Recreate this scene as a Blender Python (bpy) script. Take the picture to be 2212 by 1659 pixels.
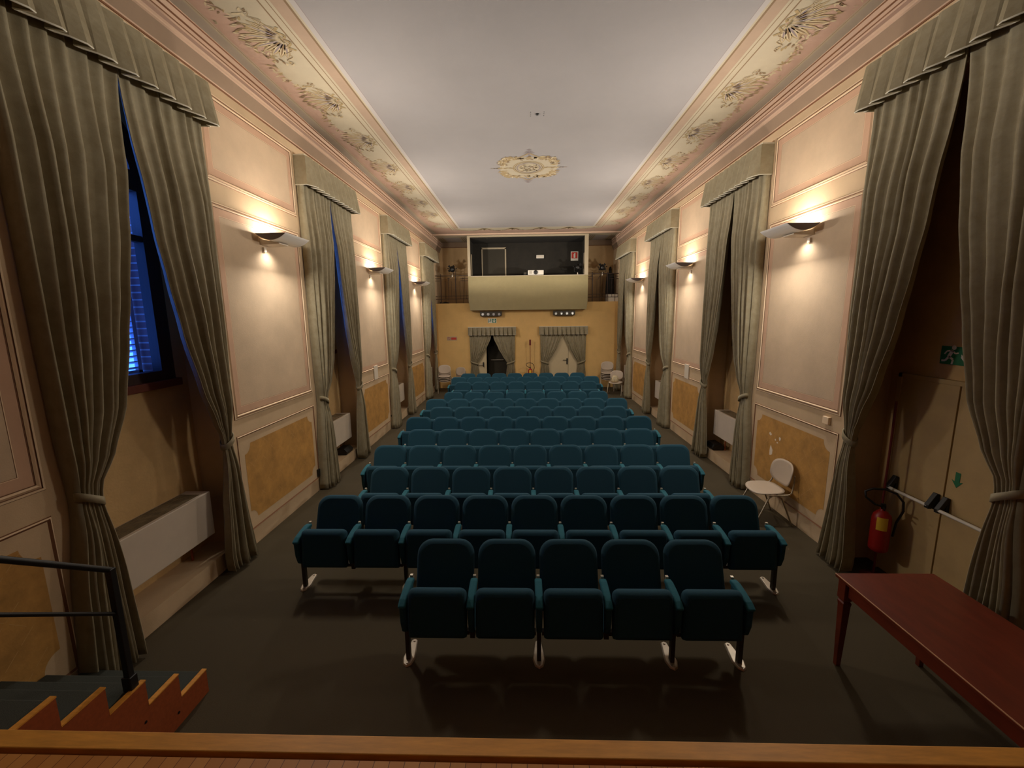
import bpy, bmesh, math, random
from mathutils import Vector, Matrix
for o in list(bpy.data.objects): bpy.data.objects.remove(o)
SC = bpy.context.scene; COL = SC.collection
PI = math.pi
# ------------------------------------------------------------------ camera, world, exposure
cam = bpy.data.cameras.new('camera'); camo = bpy.data.objects.new('camera', cam); COL.objects.link(camo)
R = [[0.99953273, 0.0281649, -0.01187719], [-0.00721538, -0.16018165, -0.98706118], [-0.02970299, 0.98668565, -0.15990359]]
camo.matrix_world = Matrix(((R[0][0], -R[1][0], -R[2][0], 0), (R[0][1], -R[1][1], -R[2][1], 0), (R[0][2], -R[1][2], -R[2][2], 2.8627), (0, 0, 0, 1)))
cam.sensor_width = 36; cam.sensor_fit = 'HORIZONTAL'; cam.lens = 36 * 909.6 / 2212; cam.clip_start = .02
SC.camera = camo
w = bpy.data.worlds.new('dusk'); SC.world = w; w.use_nodes = True
w.node_tree.nodes['Background'].inputs[0].default_value = (.05, .19, 1, 1)
w.node_tree.nodes['Background'].inputs[1].default_value = 4.2
SC.view_settings.view_transform = 'Standard'; SC.view_settings.look = 'None'
SC.view_settings.exposure = 0.2; SC.view_settings.gamma = 1; SC.view_settings.use_curve_mapping = False
UP_W, WALL_W, DOWN_W, UNDER_W = 108.0, 15.0, 9.0, 37.0           # sconce lamp powers, the last for an added fill below the trough
LAMP = (1, .92, .82)
# ------------------------------------------------------------------ layout
XL, XR, YB, ZC = -3.47, 3.665, 16.75, 5.85
CL = [3.78, 7.66, 11.54, 15.42]; CR = [3.84, 7.65, 11.46, 15.27]
REC = .85                          # niche half width
ND = .36                           # niche depth
# ------------------------------------------------------------------ materials
def mat(name, c, rough=.8, var=0, vs=8, bump=0, bs=60, metal=0, sheen=0, emit=None, es=1, spec=.5, tint=None, stretch=None):
    m = bpy.data.materials.new(name); m.use_nodes = True; nt = m.node_tree; b = nt.nodes['Principled BSDF']
    b.inputs['Base Color'].default_value = (*c, 1); b.inputs['Roughness'].default_value = rough
    b.inputs['Metallic'].default_value = metal; b.inputs['Specular IOR Level'].default_value = spec
    if sheen: b.inputs['Sheen Weight'].default_value = sheen; b.inputs['Sheen Roughness'].default_value = .4; b.inputs['Sheen Tint'].default_value = (*[min(1, k*2.5+.1) for k in c], 1)
    if emit: b.inputs['Emission Color'].default_value = (*emit, 1); b.inputs['Emission Strength'].default_value = es
    co = nt.nodes.new('ShaderNodeTexCoord'); src = co.outputs['Object']
    if stretch:
        mp = nt.nodes.new('ShaderNodeMapping'); mp.inputs['Scale'].default_value = stretch
        nt.links.new(src, mp.inputs[0]); src = mp.outputs[0]
    if var or tint:
        n = nt.nodes.new('ShaderNodeTexNoise'); n.inputs['Scale'].default_value = vs; n.inputs['Detail'].default_value = 6; n.inputs['Roughness'].default_value = .65
        nt.links.new(src, n.inputs['Vector'])
        r = nt.nodes.new('ShaderNodeValToRGB'); r.color_ramp.elements[0].position = .32; r.color_ramp.elements[1].position = .68
        t = tint or tuple(k*(1-var) for k in c)
        r.color_ramp.elements[0].color = (*t, 1); r.color_ramp.elements[1].color = (*[min(1, k*(1+var*.5)) for k in c], 1)
        nt.links.new(n.outputs['Fac'], r.inputs[0]); nt.links.new(r.outputs[0], b.inputs['Base Color'])
    if bump:
        n2 = nt.nodes.new('ShaderNodeTexNoise'); n2.inputs['Scale'].default_value = bs; n2.inputs['Detail'].default_value = 4
        nt.links.new(src, n2.inputs['Vector'])
        bp = nt.nodes.new('ShaderNodeBump'); bp.inputs['Strength'].default_value = bump; bp.inputs['Distance'].default_value = .01
        nt.links.new(n2.outputs['Fac'], bp.inputs['Height']); nt.links.new(bp.outputs[0], b.inputs['Normal'])
    return m
M = {}
M['wall'] = mat('plaster_tan', (.61, .445, .27), .85, .10, 2.2, .12, 110)
M['field'] = mat('plaster_field', (.61, .455, .30), .85, .13, 1.6, .15, 110)
M['band'] = mat('painted_pink_band', (.59, .37, .24), .85, .08, 3)
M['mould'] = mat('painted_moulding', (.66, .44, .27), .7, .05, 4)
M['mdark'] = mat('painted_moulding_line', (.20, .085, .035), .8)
M['mlight'] = mat('painted_highlight', (.84, .64, .42), .8)
M['ochre'] = mat('ochre_marbling', (.52, .27, .065), .85, .28, 5, .1, 60)
M['ochreline'] = mat('ochre_lattice', (.56, .33, .11), .85)
M['bare'] = mat('bare_plaster', (.80, .68, .52), .9)
M['niche'] = mat('niche_plaster', (.62, .41, .18), .88, .16, 2.5, .3, 40)
M['orange'] = mat('orange_plaster', (.72, .46, .17), .85, .07, 3, .25, 60)
M['mezz'] = mat('mezzanine_plaster', (.62, .42, .21), .85, .08, 3)
M['mezzlow'] = mat('mezzanine_brown_wall', (.44, .27, .12), .85, .15, 3)
M['ceil'] = mat('ceiling_white', (.245, .226, .218), .9, .05, .8, .08, 120)
M['ceilrim'] = mat('ceiling_pale_edge', (.34, .31, .29), .9)
M['pink'] = mat('frieze_pink', (.37, .24, .175), .9, .08, 3)
M['cream'] = mat('frieze_cream', (.36, .305, .21), .9, .06, 3)
M['grey'] = mat('frieze_grey', (.32, .27, .21), .9, .05, 3)
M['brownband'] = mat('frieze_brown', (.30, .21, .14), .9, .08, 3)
M['corn'] = mat('cornice_plaster', (.60, .42, .30), .8, .05, 3)
M['leafa'] = mat('painted_leaf_gold', (.28, .20, .09), .9)
M['leafb'] = mat('painted_leaf_shade', (.16, .10, .045), .9)
M['leafc'] = mat('painted_leaf_light', (.42, .34, .21), .9)
M['mauve'] = mat('painted_mauve', (.20, .155, .15), .9)
M['carpet'] = mat('floor_carpet', (.075, .055, .025), .95, .35, 300, .5, 400, sheen=.05)
M['stepcarpet'] = mat('step_carpet', (.055, .062, .05), .95, .35, 250, .5, 400)
M['redwood'] = mat('red_stained_wood', (.33, .075, .018), .55, .2, 6, stretch=(1, 6, 6))
def velvet(name, c, c2):
    m = mat(name, c, .75, 0, 10, .15, 350, sheen=.35, tint=c2)
    return m
M['curt'] = velvet('sage_velvet', (.315, .27, .17), (.24, .195, .11))
M['curtedge'] = mat('pelmet_braid', (.62, .58, .46), .6)
M['wood'] = mat('window_dark_wood', (.045, .018, .008), .5, .25, 8, stretch=(6, 6, 1))
M['redsill'] = mat('window_red_sill', (.16, .035, .012), .5)
M['shutter'] = mat('louvre_paint', (.50, .56, .62), .6)
M['white'] = mat('white_enamel', (.66, .57, .46), .45, .05, 4)
M['dust'] = mat('dusty_grille', (.20, .145, .075), .9, .4, 12)
M['alu'] = mat('cast_aluminium', (.55, .48, .38), .42, .12, 20, metal=.6)
M['brushed'] = mat('brushed_aluminium', (.80, .77, .72), .5, .06, 3, metal=.0, stretch=(30, 1, 30))
M['endcap'] = mat('sconce_end_plate', (.12, .095, .09), .5)
M['black'] = mat('black_metal', (.008, .007, .006), .45)
M['blackmatte'] = mat('black_paint', (.018, .015, .012), .9, .3, 3)
M['iron'] = mat('wrought_iron', (.03, .012, .005), .7)
M['teal'] = mat('teal_seat_cloth', (.003, .052, .085), .9, .18, 220, .3, 500, sheen=.12)
M['tealarm'] = mat('teal_armrest_cloth', (.008, .115, .155), .85, .15, 220, .2, 500, sheen=.2)
M['panelteal'] = mat('teal_side_cloth', (.005, .062, .095), .9, .2, 200, .2, 500)
M['steel'] = mat('dark_steel_post', (.05, .04, .025), .5, metal=.3)
M['chairshell'] = mat('beige_plastic', (.50, .40, .30), .5, .04, 6)
M['chairframe'] = mat('chair_tube', (.38, .32, .23), .35, metal=.6)
M['red'] = mat('red_enamel', (.34, .012, .008), .4)
M['darkred'] = mat('dark_red_pole', (.14, .01, .008), .5)
M['yellow'] = mat('yellow_label', (.75, .48, .03), .7)
M['green'] = mat('sign_green', (.012, .16, .06), .6)
M['paper'] = mat('paper_white', (.68, .60, .48), .8)
M['signwhite'] = mat('sign_white', (.75, .70, .60), .6)
M['redsign'] = mat('sign_red', (.55, .04, .02), .6)
M['door'] = mat('cream_door', (.58, .47, .29), .5, .05, 2)
M['greydoor'] = mat('tan_door', (.50, .35, .15), .6, .12, 3)
M['booth'] = mat('booth_board', (.31, .255, .125), .85, .06, 5)
M['boothtrim'] = mat('booth_trim', (.44, .36, .24), .7)
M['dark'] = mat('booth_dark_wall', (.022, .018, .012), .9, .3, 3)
M['darkdoor'] = mat('booth_dark_door', (.035, .028, .016), .8)
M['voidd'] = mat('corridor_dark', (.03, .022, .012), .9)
M['table'] = mat('mahogany', (.15, .024, .008), .38, .22, 4, stretch=(4, 1, 4))
M['tableedge'] = mat('pale_table_edge', (.55, .30, .16), .5)
M['bag'] = mat('cream_bag', (.62, .50, .30), .8, .15, 14)
M['brick'] = None
M['lens'] = mat('lamp_reflector', (.8, .8, .78), .2, metal=.8)
M['bulb'] = mat('bulb_lit', (1, .9, .7), .4, emit=(1, .8, .5), es=5)
M['tube'] = mat('halogen_lit', (1, .9, .7), .4, emit=(1, .85, .6), es=30)
def planks():
    m = bpy.data.materials.new('stage_planks'); m.use_nodes = True; nt = m.node_tree; b = nt.nodes['Principled BSDF']; b.inputs['Roughness'].default_value = .42
    co = nt.nodes.new('ShaderNodeTexCoord'); mp = nt.nodes.new('ShaderNodeMapping'); mp.inputs['Rotation'].default_value = (0, 0, PI/2)
    nt.links.new(co.outputs['Object'], mp.inputs[0])
    br = nt.nodes.new('ShaderNodeTexBrick'); br.inputs['Scale'].default_value = 1; br.inputs['Brick Width'].default_value = 1.1; br.inputs['Row Height'].default_value = .062; br.inputs['Mortar Size'].default_value = .0015
    br.inputs['Color1'].default_value = (.62, .27, .065, 1); br.inputs['Color2'].default_value = (.50, .19, .04, 1); br.inputs['Mortar'].default_value = (.12, .035, .01, 1)
    nt.links.new(mp.outputs[0], br.inputs[0]); nt.links.new(br.outputs[0], b.inputs['Base Color']); return m
M['planks'] = planks()
M['nosing'] = mat('stage_nosing', (.74, .33, .05), .45, .2, 5, stretch=(1, 8, 8))
def brick():
    m = bpy.data.materials.new('reveal_bricks'); m.use_nodes = True; nt = m.node_tree; b = nt.nodes['Principled BSDF']; b.inputs['Roughness'].default_value = .9
    co = nt.nodes.new('ShaderNodeTexCoord'); mp = nt.nodes.new('ShaderNodeMapping'); mp.inputs['Rotation'].default_value = (PI/2, 0, 0)
    nt.links.new(co.outputs['Object'], mp.inputs[0])
    br = nt.nodes.new('ShaderNodeTexBrick'); br.inputs['Scale'].default_value = 1; br.inputs['Brick Width'].default_value = .25; br.inputs['Row Height'].default_value = .075; br.inputs['Mortar Size'].default_value = .008
    br.inputs['Color1'].default_value = (.40, .22, .20, 1); br.inputs['Color2'].default_value = (.30, .15, .14, 1); br.inputs['Mortar'].default_value = (.62, .60, .60, 1)
    nt.links.new(mp.outputs[0], br.inputs[0]); nt.links.new(br.outputs[0], b.inputs['Base Color']); return m
M['brick'] = brick()
def glassm():
    m = bpy.data.materials.new('window_glass'); m.use_nodes = True; nt = m.node_tree
    t = nt.nodes.new('ShaderNodeBsdfTransparent'); t.inputs[0].default_value = (.93, .95, .97, 1)
    g = nt.nodes.new('ShaderNodeBsdfGlossy'); g.inputs['Roughness'].default_value = .05
    mx = nt.nodes.new('ShaderNodeMixShader'); mx.inputs[0].default_value = .05
    nt.links.new(t.outputs[0], mx.inputs[1]); nt.links.new(g.outputs[0], mx.inputs[2])
    nt.links.new(mx.outputs[0], nt.nodes['Material Output'].inputs[0]); nt.nodes.remove(nt.nodes['Principled BSDF']); return m
M['glass'] = glassm()
# ------------------------------------------------------------------ mesh helper
class MB:
    def __init__(s): s.v = []; s.f = []; s.m = []; s.sm = []
    def add(s, vs, fs, mi=0, smooth=False):
        o = len(s.v); s.v += [tuple(v) for v in vs]
        for f in fs: s.f.append(tuple(i+o for i in f)); s.m.append(mi); s.sm.append(smooth)
        return s
    def quad(s, a, b, c, d, mi=0): return s.add([a, b, c, d], [(0, 1, 2, 3)], mi)
    def box(s, x0, x1, y0, y1, z0, z1, mi=0):
        return s.add([(x, y, z) for x in (x0, x1) for y in (y0, y1) for z in (z0, z1)],
                     [(0, 1, 3, 2), (4, 6, 7, 5), (0, 4, 5, 1), (2, 3, 7, 6), (0, 2, 6, 4), (1, 5, 7, 3)], mi)
    def prism(s, poly, d, axis='y', a=0, mi=0, smooth=False):
        # poly: list of 2d points; extruded along axis from a to a+d
        n = len(poly)
        def P(p, t): return {'y': (p[0], t, p[1]), 'x': (t, p[0], p[1]), 'z': (p[0], p[1], t)}[axis]
        vs = [P(p, a) for p in poly] + [P(p, a+d) for p in poly]
        fs = [tuple(range(n))[::-1], tuple(range(n, 2*n))]
        s.add(vs, fs, mi); o = len(s.v)-2*n
        for i in range(n):
            j = (i+1) % n; s.f.append((o+i, o+j, o+n+j, o+n+i)); s.m.append(mi); s.sm.append(smooth)
        return s
    def tube(s, pts, r, n=8, mi=0, closed=False):
        pts = [Vector(p) for p in pts]; k = len(pts); rr = r if isinstance(r, (list, tuple)) else [r]*k
        rings = []; up = Vector((0, 0, 1))
        for i, p in enumerate(pts):
            if closed: t = pts[(i+1) % k]-pts[i-1]
            else: t = pts[min(i+1, k-1)]-pts[max(i-1, 0)]
            t.normalize(); a = t.cross(up)
            if a.length < 1e-3: a = t.cross(Vector((1, 0, 0)))
            a.normalize(); b = a.cross(t); up = b
            rings.append([p+(a*math.cos(2*PI*j/n)+b*math.sin(2*PI*j/n))*rr[i] for j in range(n)])
        vs = [q for r_ in rings for q in r_]; fs = []
        for i in range(k if closed else k-1):
            for j in range(n):
                i2 = (i+1) % k; fs.append((i*n+j, i*n+(j+1) % n, i2*n+(j+1) % n, i2*n+j))
        s.add(vs, fs, mi, True)
        if not closed: s.add(rings[0], [tuple(range(n))], mi); s.add(rings[-1], [tuple(range(n))[::-1]], mi)
        return s
    def lathe(s, prof, c=(0, 0, 0), n=16, mi=0):
        vs = [(c[0]+r*math.cos(2*PI*j/n), c[1]+r*math.sin(2*PI*j/n), c[2]+z) for r, z in prof for j in range(n)]
        fs = [(i*n+j, i*n+(j+1) % n, (i+1)*n+(j+1) % n, (i+1)*n+j) for i in range(len(prof)-1) for j in range(n)]
        s.add(vs, fs, mi, True); o = len(s.v)-len(vs)
        for base, rev in ((0, True), ((len(prof)-1)*n, False)):
            if prof[0 if rev else -1][0] > 1e-4:
                f = tuple(o+base+j for j in range(n)); s.f.append(f[::-1] if rev else f); s.m.append(mi); s.sm.append(False)
        return s
    def xf(s, fn, start=0): s.v = s.v[:start]+[tuple(fn(Vector(v))) for v in s.v[start:]]; return s
    def build(s, name, mats, parent=None, bevel=0, seg=2, fix=True, solid=0, merge=False):
        me = bpy.data.meshes.new(name); me.from_pydata(s.v, [], s.f)
        if not isinstance(mats, (list, tuple)): mats = [mats]
        for m in mats: me.materials.append(m)
        me.polygons.foreach_set('material_index', s.m); me.polygons.foreach_set('use_smooth', s.sm)
        if fix or merge:
            b = bmesh.new(); b.from_mesh(me)
            if merge: bmesh.ops.remove_doubles(b, verts=b.verts, dist=1e-5)
            if fix: bmesh.ops.recalc_face_normals(b, faces=b.faces)
            b.to_mesh(me); b.free()
        o = bpy.data.objects.new(name, me); COL.objects.link(o)
        if parent: o.parent = parent
        if bevel:
            q = o.modifiers.new('b', 'BEVEL'); q.width = bevel; q.segments = seg; q.limit_method = 'ANGLE'; q.angle_limit = .6
        if solid:
            q = o.modifiers.new('s', 'SOLIDIFY'); q.thickness = solid; q.offset = 0
        return o
def empty(name, loc=(0, 0, 0), rz=0):
    o = bpy.data.objects.new(name, None); COL.objects.link(o); o.location = loc; o.rotation_euler = (0, 0, rz); o.empty_display_size = .1; return o
def tag(o, label, cat, group=None, kind=None):
    o['label'] = label; o['category'] = cat
    if group: o['group'] = group
    if kind: o['kind'] = kind
    return o
def struct(o): o['kind'] = 'structure'; return o
def dup(root, loc=None, rz=None):
    def rec(o, parent):
        c = o.copy(); COL.objects.link(c)
        if parent: c.parent = parent
        for k in kids.get(o, []): rec(k, c)
        return c
    kids = {}
    for o in list(COL.objects):
        if o.parent: kids.setdefault(o.parent, []).append(o)
    r = rec(root, None)
    if loc: r.location = loc
    if rz is not None: r.rotation_euler = (0, 0, rz)
    return r
rnd = random.Random(7)
def lerp(tab, x):
    if x <= tab[0][0]: return tab[0][1]
    for (a, b), (c, d) in zip(tab, tab[1:]):
        if x <= c: t = (x-a)/(c-a); return b+(d-b)*t
    return tab[-1][1]
def slerp_(tab, x):   # smooth interpolation
    if x <= tab[0][0]: return tab[0][1]
    for (a, b), (c, d) in zip(tab, tab[1:]):
        if x <= c: t = (x-a)/(c-a); t = t*t*(3-2*t)*.4+t*.6; return b+(d-b)*t
    return tab[-1][1]
# frames: F(s, d, z) with s along the wall, d out of the wall into the room
FL = lambda s, d, z: (XL+d, s, z)
FR = lambda s, d, z: (XR-d, s, z)
FB = lambda s, d, z: (s, YB-d, z)

# ================================================================== STRUCTURE
m = MB(); m.quad((XL-.6, 1.5, 0), (XR+.6, 1.5, 0), (XR+.6, YB+1.6, 0), (XL-.6, YB+1.6, 0)); struct(m.build('floor', M['carpet'], fix=False))
# side walls with niches
def side_wall(name, F, cs, door_first):
    m = MB()
    def bx(s0, s1, d0, d1, z0, z1, mi=0):
        a = F(s0, d0, z0); b = F(s1, d1, z1)
        m.box(min(a[0], b[0]), max(a[0], b[0]), min(a[1], b[1]), max(a[1], b[1]), z0, z1, mi)
    prev = -3.4
    for i, c in enumerate(cs):
        bx(prev, c-REC, -.8, 0, 0, ZC+.1)
        bx(c-REC, c+REC, -.8, 0, 4.92, ZC+.1)
        if not (door_first and i == 0): bx(c-REC, c+REC, -ND, 0, 0, .20)     # ledge
        prev = c+REC
    bx(prev, 18.0, -.8, 0, 0, ZC+.1)
    return struct(m.build(name, [M['wall']]))
wallL = side_wall('wall_left', FL, CL, False)
wallR = side_wall('wall_right', FR, CR, True)
# ceiling with painted borders (bands by distance u from the walls)
EY = 16.05; NY = -3.4
bands = [(.09, 'grey'), (.255, 'cream'), (.28, 'mdark'), (.286, 'cream'), (.30, 'pink'), (.95, 'leafb'), (.965, 'cream'), (1.03, 'leafb'), (1.04, 'cream'), (1.07, 'brownband'), (1.20, 'leafb'), (1.225, 'cream'), (1.25, 'ceilrim'), (1.306, 'mauve'), (1.312, 'ceil')]
m = MB(); cm = ['ceil', 'grey', 'cream', 'mdark', 'pink', 'leafb', 'brownband', 'ceilrim', 'mauve', 'wall']
def ring(u): return [(XL+u, NY), (XL+u, EY-(u-.27)*.97), (XR-u, EY-(u-.27)*.97), (XR-u, NY)]
for i, (u, nm) in enumerate(bands):
    a = ring(u)
    if i+1 < len(bands):
        b = ring(bands[i+1][0])
        for j in range(3): m.quad(*[(p[0], p[1], ZC) for p in (a[j], a[j+1], b[j+1], b[j])], cm.index(nm))
    else: m.quad(*[(p[0], p[1], ZC) for p in a], 0)
m.quad((XL, NY, ZC), (XL, 18, ZC), (XL+.09, 18, ZC), (XL+.09, NY, ZC), 9); m.quad((XR, NY, ZC), (XR, 18, ZC), (XR-.09, 18, ZC), (XR-.09, NY, ZC), 9)
# ceiling over the mezzanine: striped border and pale panel
y0 = EY+.18
m.quad((XL+.09, y0, ZC), (XR-.09, y0, ZC), (XR-.09, 16.7, ZC), (XL+.09, 16.7, ZC), 2)
for x0, x1 in ((XL+.09, -2.16), (2.45, XR-.09)):
    m.quad((x0, 16.7, ZC), (x1, 16.7, ZC), (x1, 18, ZC), (x0, 18, ZC), 2)
    for k in range(3):
        for xx in (x0+.1+k*.07, x1-.1-k*.07): m.quad((xx, 16.72, ZC-.002), (xx+.02, 16.72, ZC-.002), (xx+.02, 17.9, ZC-.002), (xx, 17.9, ZC-.002), 5)
    m.quad((x0+.32, 16.8, ZC-.003), (x1-.32, 16.8, ZC-.003), (x1-.32, 17.75, ZC-.003), (x0+.32, 17.75, ZC-.003), 7)
m.quad((-2.16, 16.7, ZC), (2.45, 16.7, ZC), (2.45, 18, ZC), (-2.16, 18, ZC), 2)
m.box(XL-.8, XR+.8, NY, 18.4, ZC+.1, ZC+.2, 0)
ceil = struct(m.build('ceiling', [M[k] for k in cm], fix=False))
# cornices along both walls and the end
prof = [(0, 5.455), (.012, 5.455), (.012, 5.47), (.02, 5.48), (.07, 5.62), (.085, 5.63), (.085, 5.645), (.10, 5.66), (.10, 5.70), (.115, 5.71), (.115, 5.725), (.10, 5.735), (.105, 5.77), (.125, 5.775), (.125, 5.79), (.11, 5.80), (.12, 5.835), (.135, 5.84), (.135, 5.85), (.0, 5.85)]
mi_ = [1, 1, 0, 3, 0, 0, 0, 2, 0, 1, 0, 0, 1, 0, 0, 0, 1, 0, 0, 0]  # cove face takes the brown slot: its shadow is put into the colour
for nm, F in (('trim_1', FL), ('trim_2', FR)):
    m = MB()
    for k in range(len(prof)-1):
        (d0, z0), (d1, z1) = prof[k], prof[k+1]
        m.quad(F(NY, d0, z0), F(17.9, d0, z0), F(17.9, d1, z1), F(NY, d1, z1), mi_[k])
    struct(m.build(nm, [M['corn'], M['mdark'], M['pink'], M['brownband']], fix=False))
m = MB()
for k, (a, b, z, mi) in enumerate([(EY, EY+.05, ZC-.035, 0), (EY+.05, EY+.075, ZC-.05, 1), (EY+.075, EY+.14, ZC-.04, 0), (EY+.14, EY+.2, ZC-.02, 0)]): m.box(XL+.05, XR-.05, a, b, z, ZC-.001, mi)
struct(m.build('trim_3', [M['corn'], M['brownband']]))
# ---- end wall, mezzanine
D1 = (-2.0, -.55); D2 = (.80, 2.27); DH = 2.2
m = MB()
for x0, x1 in ((XL, D1[0]), (D1[1], D2[0]), (D2[1], XR)): m.box(x0, x1, YB, YB+.25, 0, DH)
m.box(XL, XR, YB, YB+.25, DH, 3.37)
struct(m.build('wall_back', M['orange']))
m = MB(); m.box(XL, XR, YB+.25, 18.0, 3.2, 3.32); struct(m.build('floor_mezzanine', M['mezzlow']))
m = MB(); m.box(XL, XR, 17.9, 18.1, 4.42, ZC); m.box(XL, XR, 17.88, 18.1, 3.2, 4.42, 1)
m.box(XL, XR, 17.86, 17.9, 5.66, ZC, 2); m.box(XL, XR, 17.85, 17.9, 5.64, 5.66, 3)
struct(m.build('wall_mezzanine', [M['mezz'], M['mezzlow'], M['brownband'], M['mdark']]))
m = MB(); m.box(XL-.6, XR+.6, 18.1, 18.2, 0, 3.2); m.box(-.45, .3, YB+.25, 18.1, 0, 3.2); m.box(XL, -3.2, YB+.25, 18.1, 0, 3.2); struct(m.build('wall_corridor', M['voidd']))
# ---- wall behind the stage (never in view, closes the room)
m = MB(); m.box(XL-.8, XR+.8, -3.6, -3.4, 0, ZC+.1); struct(m.build('wall_stage', M['dark']))
# ---- stage
m = MB(); m.box(XL, XR, -3.4, 1.43, .2, 1.08, 0); struct(m.build('floor_stage', M['planks']))
m = MB(); m.box(XL, XR, 1.452, 1.53, .98, 1.085, 0); m.box(XL, XR, 1.43, 1.452, 0, 1.055, 1); m.box(XL, XR, 1.46, 1.50, 0, .98, 2)
struct(m.build('trim_4', [M['nosing'], M['mdark'], M['redwood']], bevel=.004))

# ---- painted wall panels
def frame_ring(m, F, s0, s1, z0, z1, a, b, d0, d1, mi):
    for (p0, p1, q0, q1) in (((s0+a, z0+a), (s1-a, z0+a), (s1-b, z0+b), (s0+b, z0+b)), ((s1-a, z0+a), (s1-a, z1-a), (s1-b, z1-b), (s1-b, z0+b)),
                             ((s1-a, z1-a), (s0+a, z1-a), (s0+b, z1-b), (s1-b, z1-b)), ((s0+a, z1-a), (s0+a, z0+a), (s0+b, z0+b), (s0+b, z1-b))):
        m.quad(F(p0[0], d0, p0[1]), F(p1[0], d0, p1[1]), F(q0[0], d1, q0[1]), F(q1[0], d1, q1[1]), mi)
PM = [M['mould'], M['mdark'], M['mlight'], M['band'], M['field'], M['ochre'], M['ochreline'], M['wall'], M['bare']]
def wall_panel(F, s0, s1, z0, z1, parent, dado=False, stains=None):
    m = MB(); E = .0015
    if not dado:
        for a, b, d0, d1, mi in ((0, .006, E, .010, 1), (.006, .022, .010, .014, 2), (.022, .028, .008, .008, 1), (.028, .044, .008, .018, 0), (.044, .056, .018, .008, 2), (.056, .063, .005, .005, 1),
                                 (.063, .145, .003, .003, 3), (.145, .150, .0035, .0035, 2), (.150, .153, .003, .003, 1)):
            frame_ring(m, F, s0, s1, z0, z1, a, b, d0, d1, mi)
        a = .153; m.quad(F(s0+a, .002, z0+a), F(s1-a, .002, z0+a), F(s1-a, .002, z1-a), F(s0+a, .002, z1-a), 4)
        return m.build('moulded_panel', PM, parent, fix=False)
    for a, b, d0, d1, mi in ((0, .006, E, .008, 1), (.006, .016, .008, .012, 2), (.016, .032, .012, .002, 1), (.032, .17, .002, .002, 7)): frame_ring(m, F, s0, s1, z0, z1, a, b, d0, d1, mi)
    q = .12
    A, B, C_, D = s0+.11, s1-.11, z0+.14, z1-.14
    def corner(cx, cz, t0, t1): return [(cx+q*math.cos(t0+(t1-t0)*k/6), cz+q*math.sin(t0+(t1-t0)*k/6)) for k in range(7)]
    poly = corner(A, C_, PI/2, 0)+corner(B, C_, PI, PI/2)+corner(B, D, -PI/2, -PI)+corner(A, D, 0, -PI/2)
    # field behind and the scooped ochre board on it
    m.quad(F(s0+.17, .002, z0+.17), F(s1-.17, .002, z0+.17), F(s1-.17, .002, z1-.17), F(s0+.17, .002, z1-.17), 7)
    n = len(poly); o = [F(p[0], .0035, p[1]) for p in poly]; m.add(o, [tuple(range(n))], 5)
    # lattice scratches
    lo, hi = [], []
    step = .27
    for fam in (1, -1):
        k = -8
        while k < 16:
            base = A+k*step; k += 1
            for part in range(9):
                if rnd.random() < .45: continue
                t0, t1 = part/9, (part+.8)/9
                p0 = (base+fam*t0*(D-C_)*1.0, C_+t0*(D-C_)); p1 = (base+fam*t1*(D-C_), C_+t1*(D-C_))
                if min(p0[0], p1[0]) < A+.03 or max(p0[0], p1[0]) > B-.03: continue
                if (p0[0] < A+.13 or p0[0] > B-.13) and (p0[1] < C_+.13 or p0[1] > D-.13): continue
                m.quad(F(p0[0], .0045, p0[1]), F(p0[0]+.006, .0045, p0[1]), F(p1[0]+.006, .0045, p1[1]), F(p1[0], .0045, p1[1]), 6)
    for st in (stains or []):
        cs, cz, rs, rz = st; k = 9
        pts = [(cs+rs*math.cos(2*PI*i/k)*(.6+.5*rnd.random()), cz+rz*math.sin(2*PI*i/k)*(.6+.5*rnd.random())) for i in range(k)]
        m.add([F(p[0], .006, p[1]) for p in pts], [tuple(range(k))], 8)
    return m.build('dado_panel', PM, parent, fix=False)
for F, cs, par in ((FL, CL, wallL), (FR, CR, wallR)):
    spans = [(.95, cs[0]-.99)] + [(cs[i]+1.02, cs[i+1]-.985) for i in range(3)]
    for i, (a, b) in enumerate(spans):
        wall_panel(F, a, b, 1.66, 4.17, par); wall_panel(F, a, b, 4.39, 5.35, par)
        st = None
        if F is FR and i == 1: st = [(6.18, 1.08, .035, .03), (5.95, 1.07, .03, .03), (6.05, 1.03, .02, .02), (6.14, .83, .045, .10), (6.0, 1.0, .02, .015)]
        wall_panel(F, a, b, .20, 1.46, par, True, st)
# ---- niche back walls and windows
def arch_pts(c, r, zc, n=16): return [(c+r*math.cos(PI-PI*k/n), zc+r*math.sin(PI-PI*k/n)) for k in range(n+1)]
def holed_plate(m, F, c, hw, z0, z1, r, zb, zs, d, mi, th=0):
    """plate [c-hw,c+hw]x[z0,z1] with an opening of half width r from zb up to an arch springing at zs"""
    ar = arch_pts(c, r, zs)
    q = lambda a, b, c_, e: m.quad(F(a[0], d, a[1]), F(b[0], d, b[1]), F(c_[0], d, c_[1]), F(e[0], d, e[1]), mi)
    q((c-hw, z0), (c+hw, z0), (c+hw, zb), (c-hw, zb))
    q((c-hw, zb), (c-r, zb), (c-r, zs), (c-hw, zs)); q((c+r, zb), (c+hw, zb), (c+hw, zs), (c+r, zs))
    q((c-hw, zs), (c-r, zs), (c-r, z1), (c-hw, z1)); q((c+r, zs), (c+hw, zs), (c+hw, z1), (c+r, z1))
    for (p, p2) in zip(ar, ar[1:]): q(p, p2, (p2[0], z1), (p[0], z1))
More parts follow.
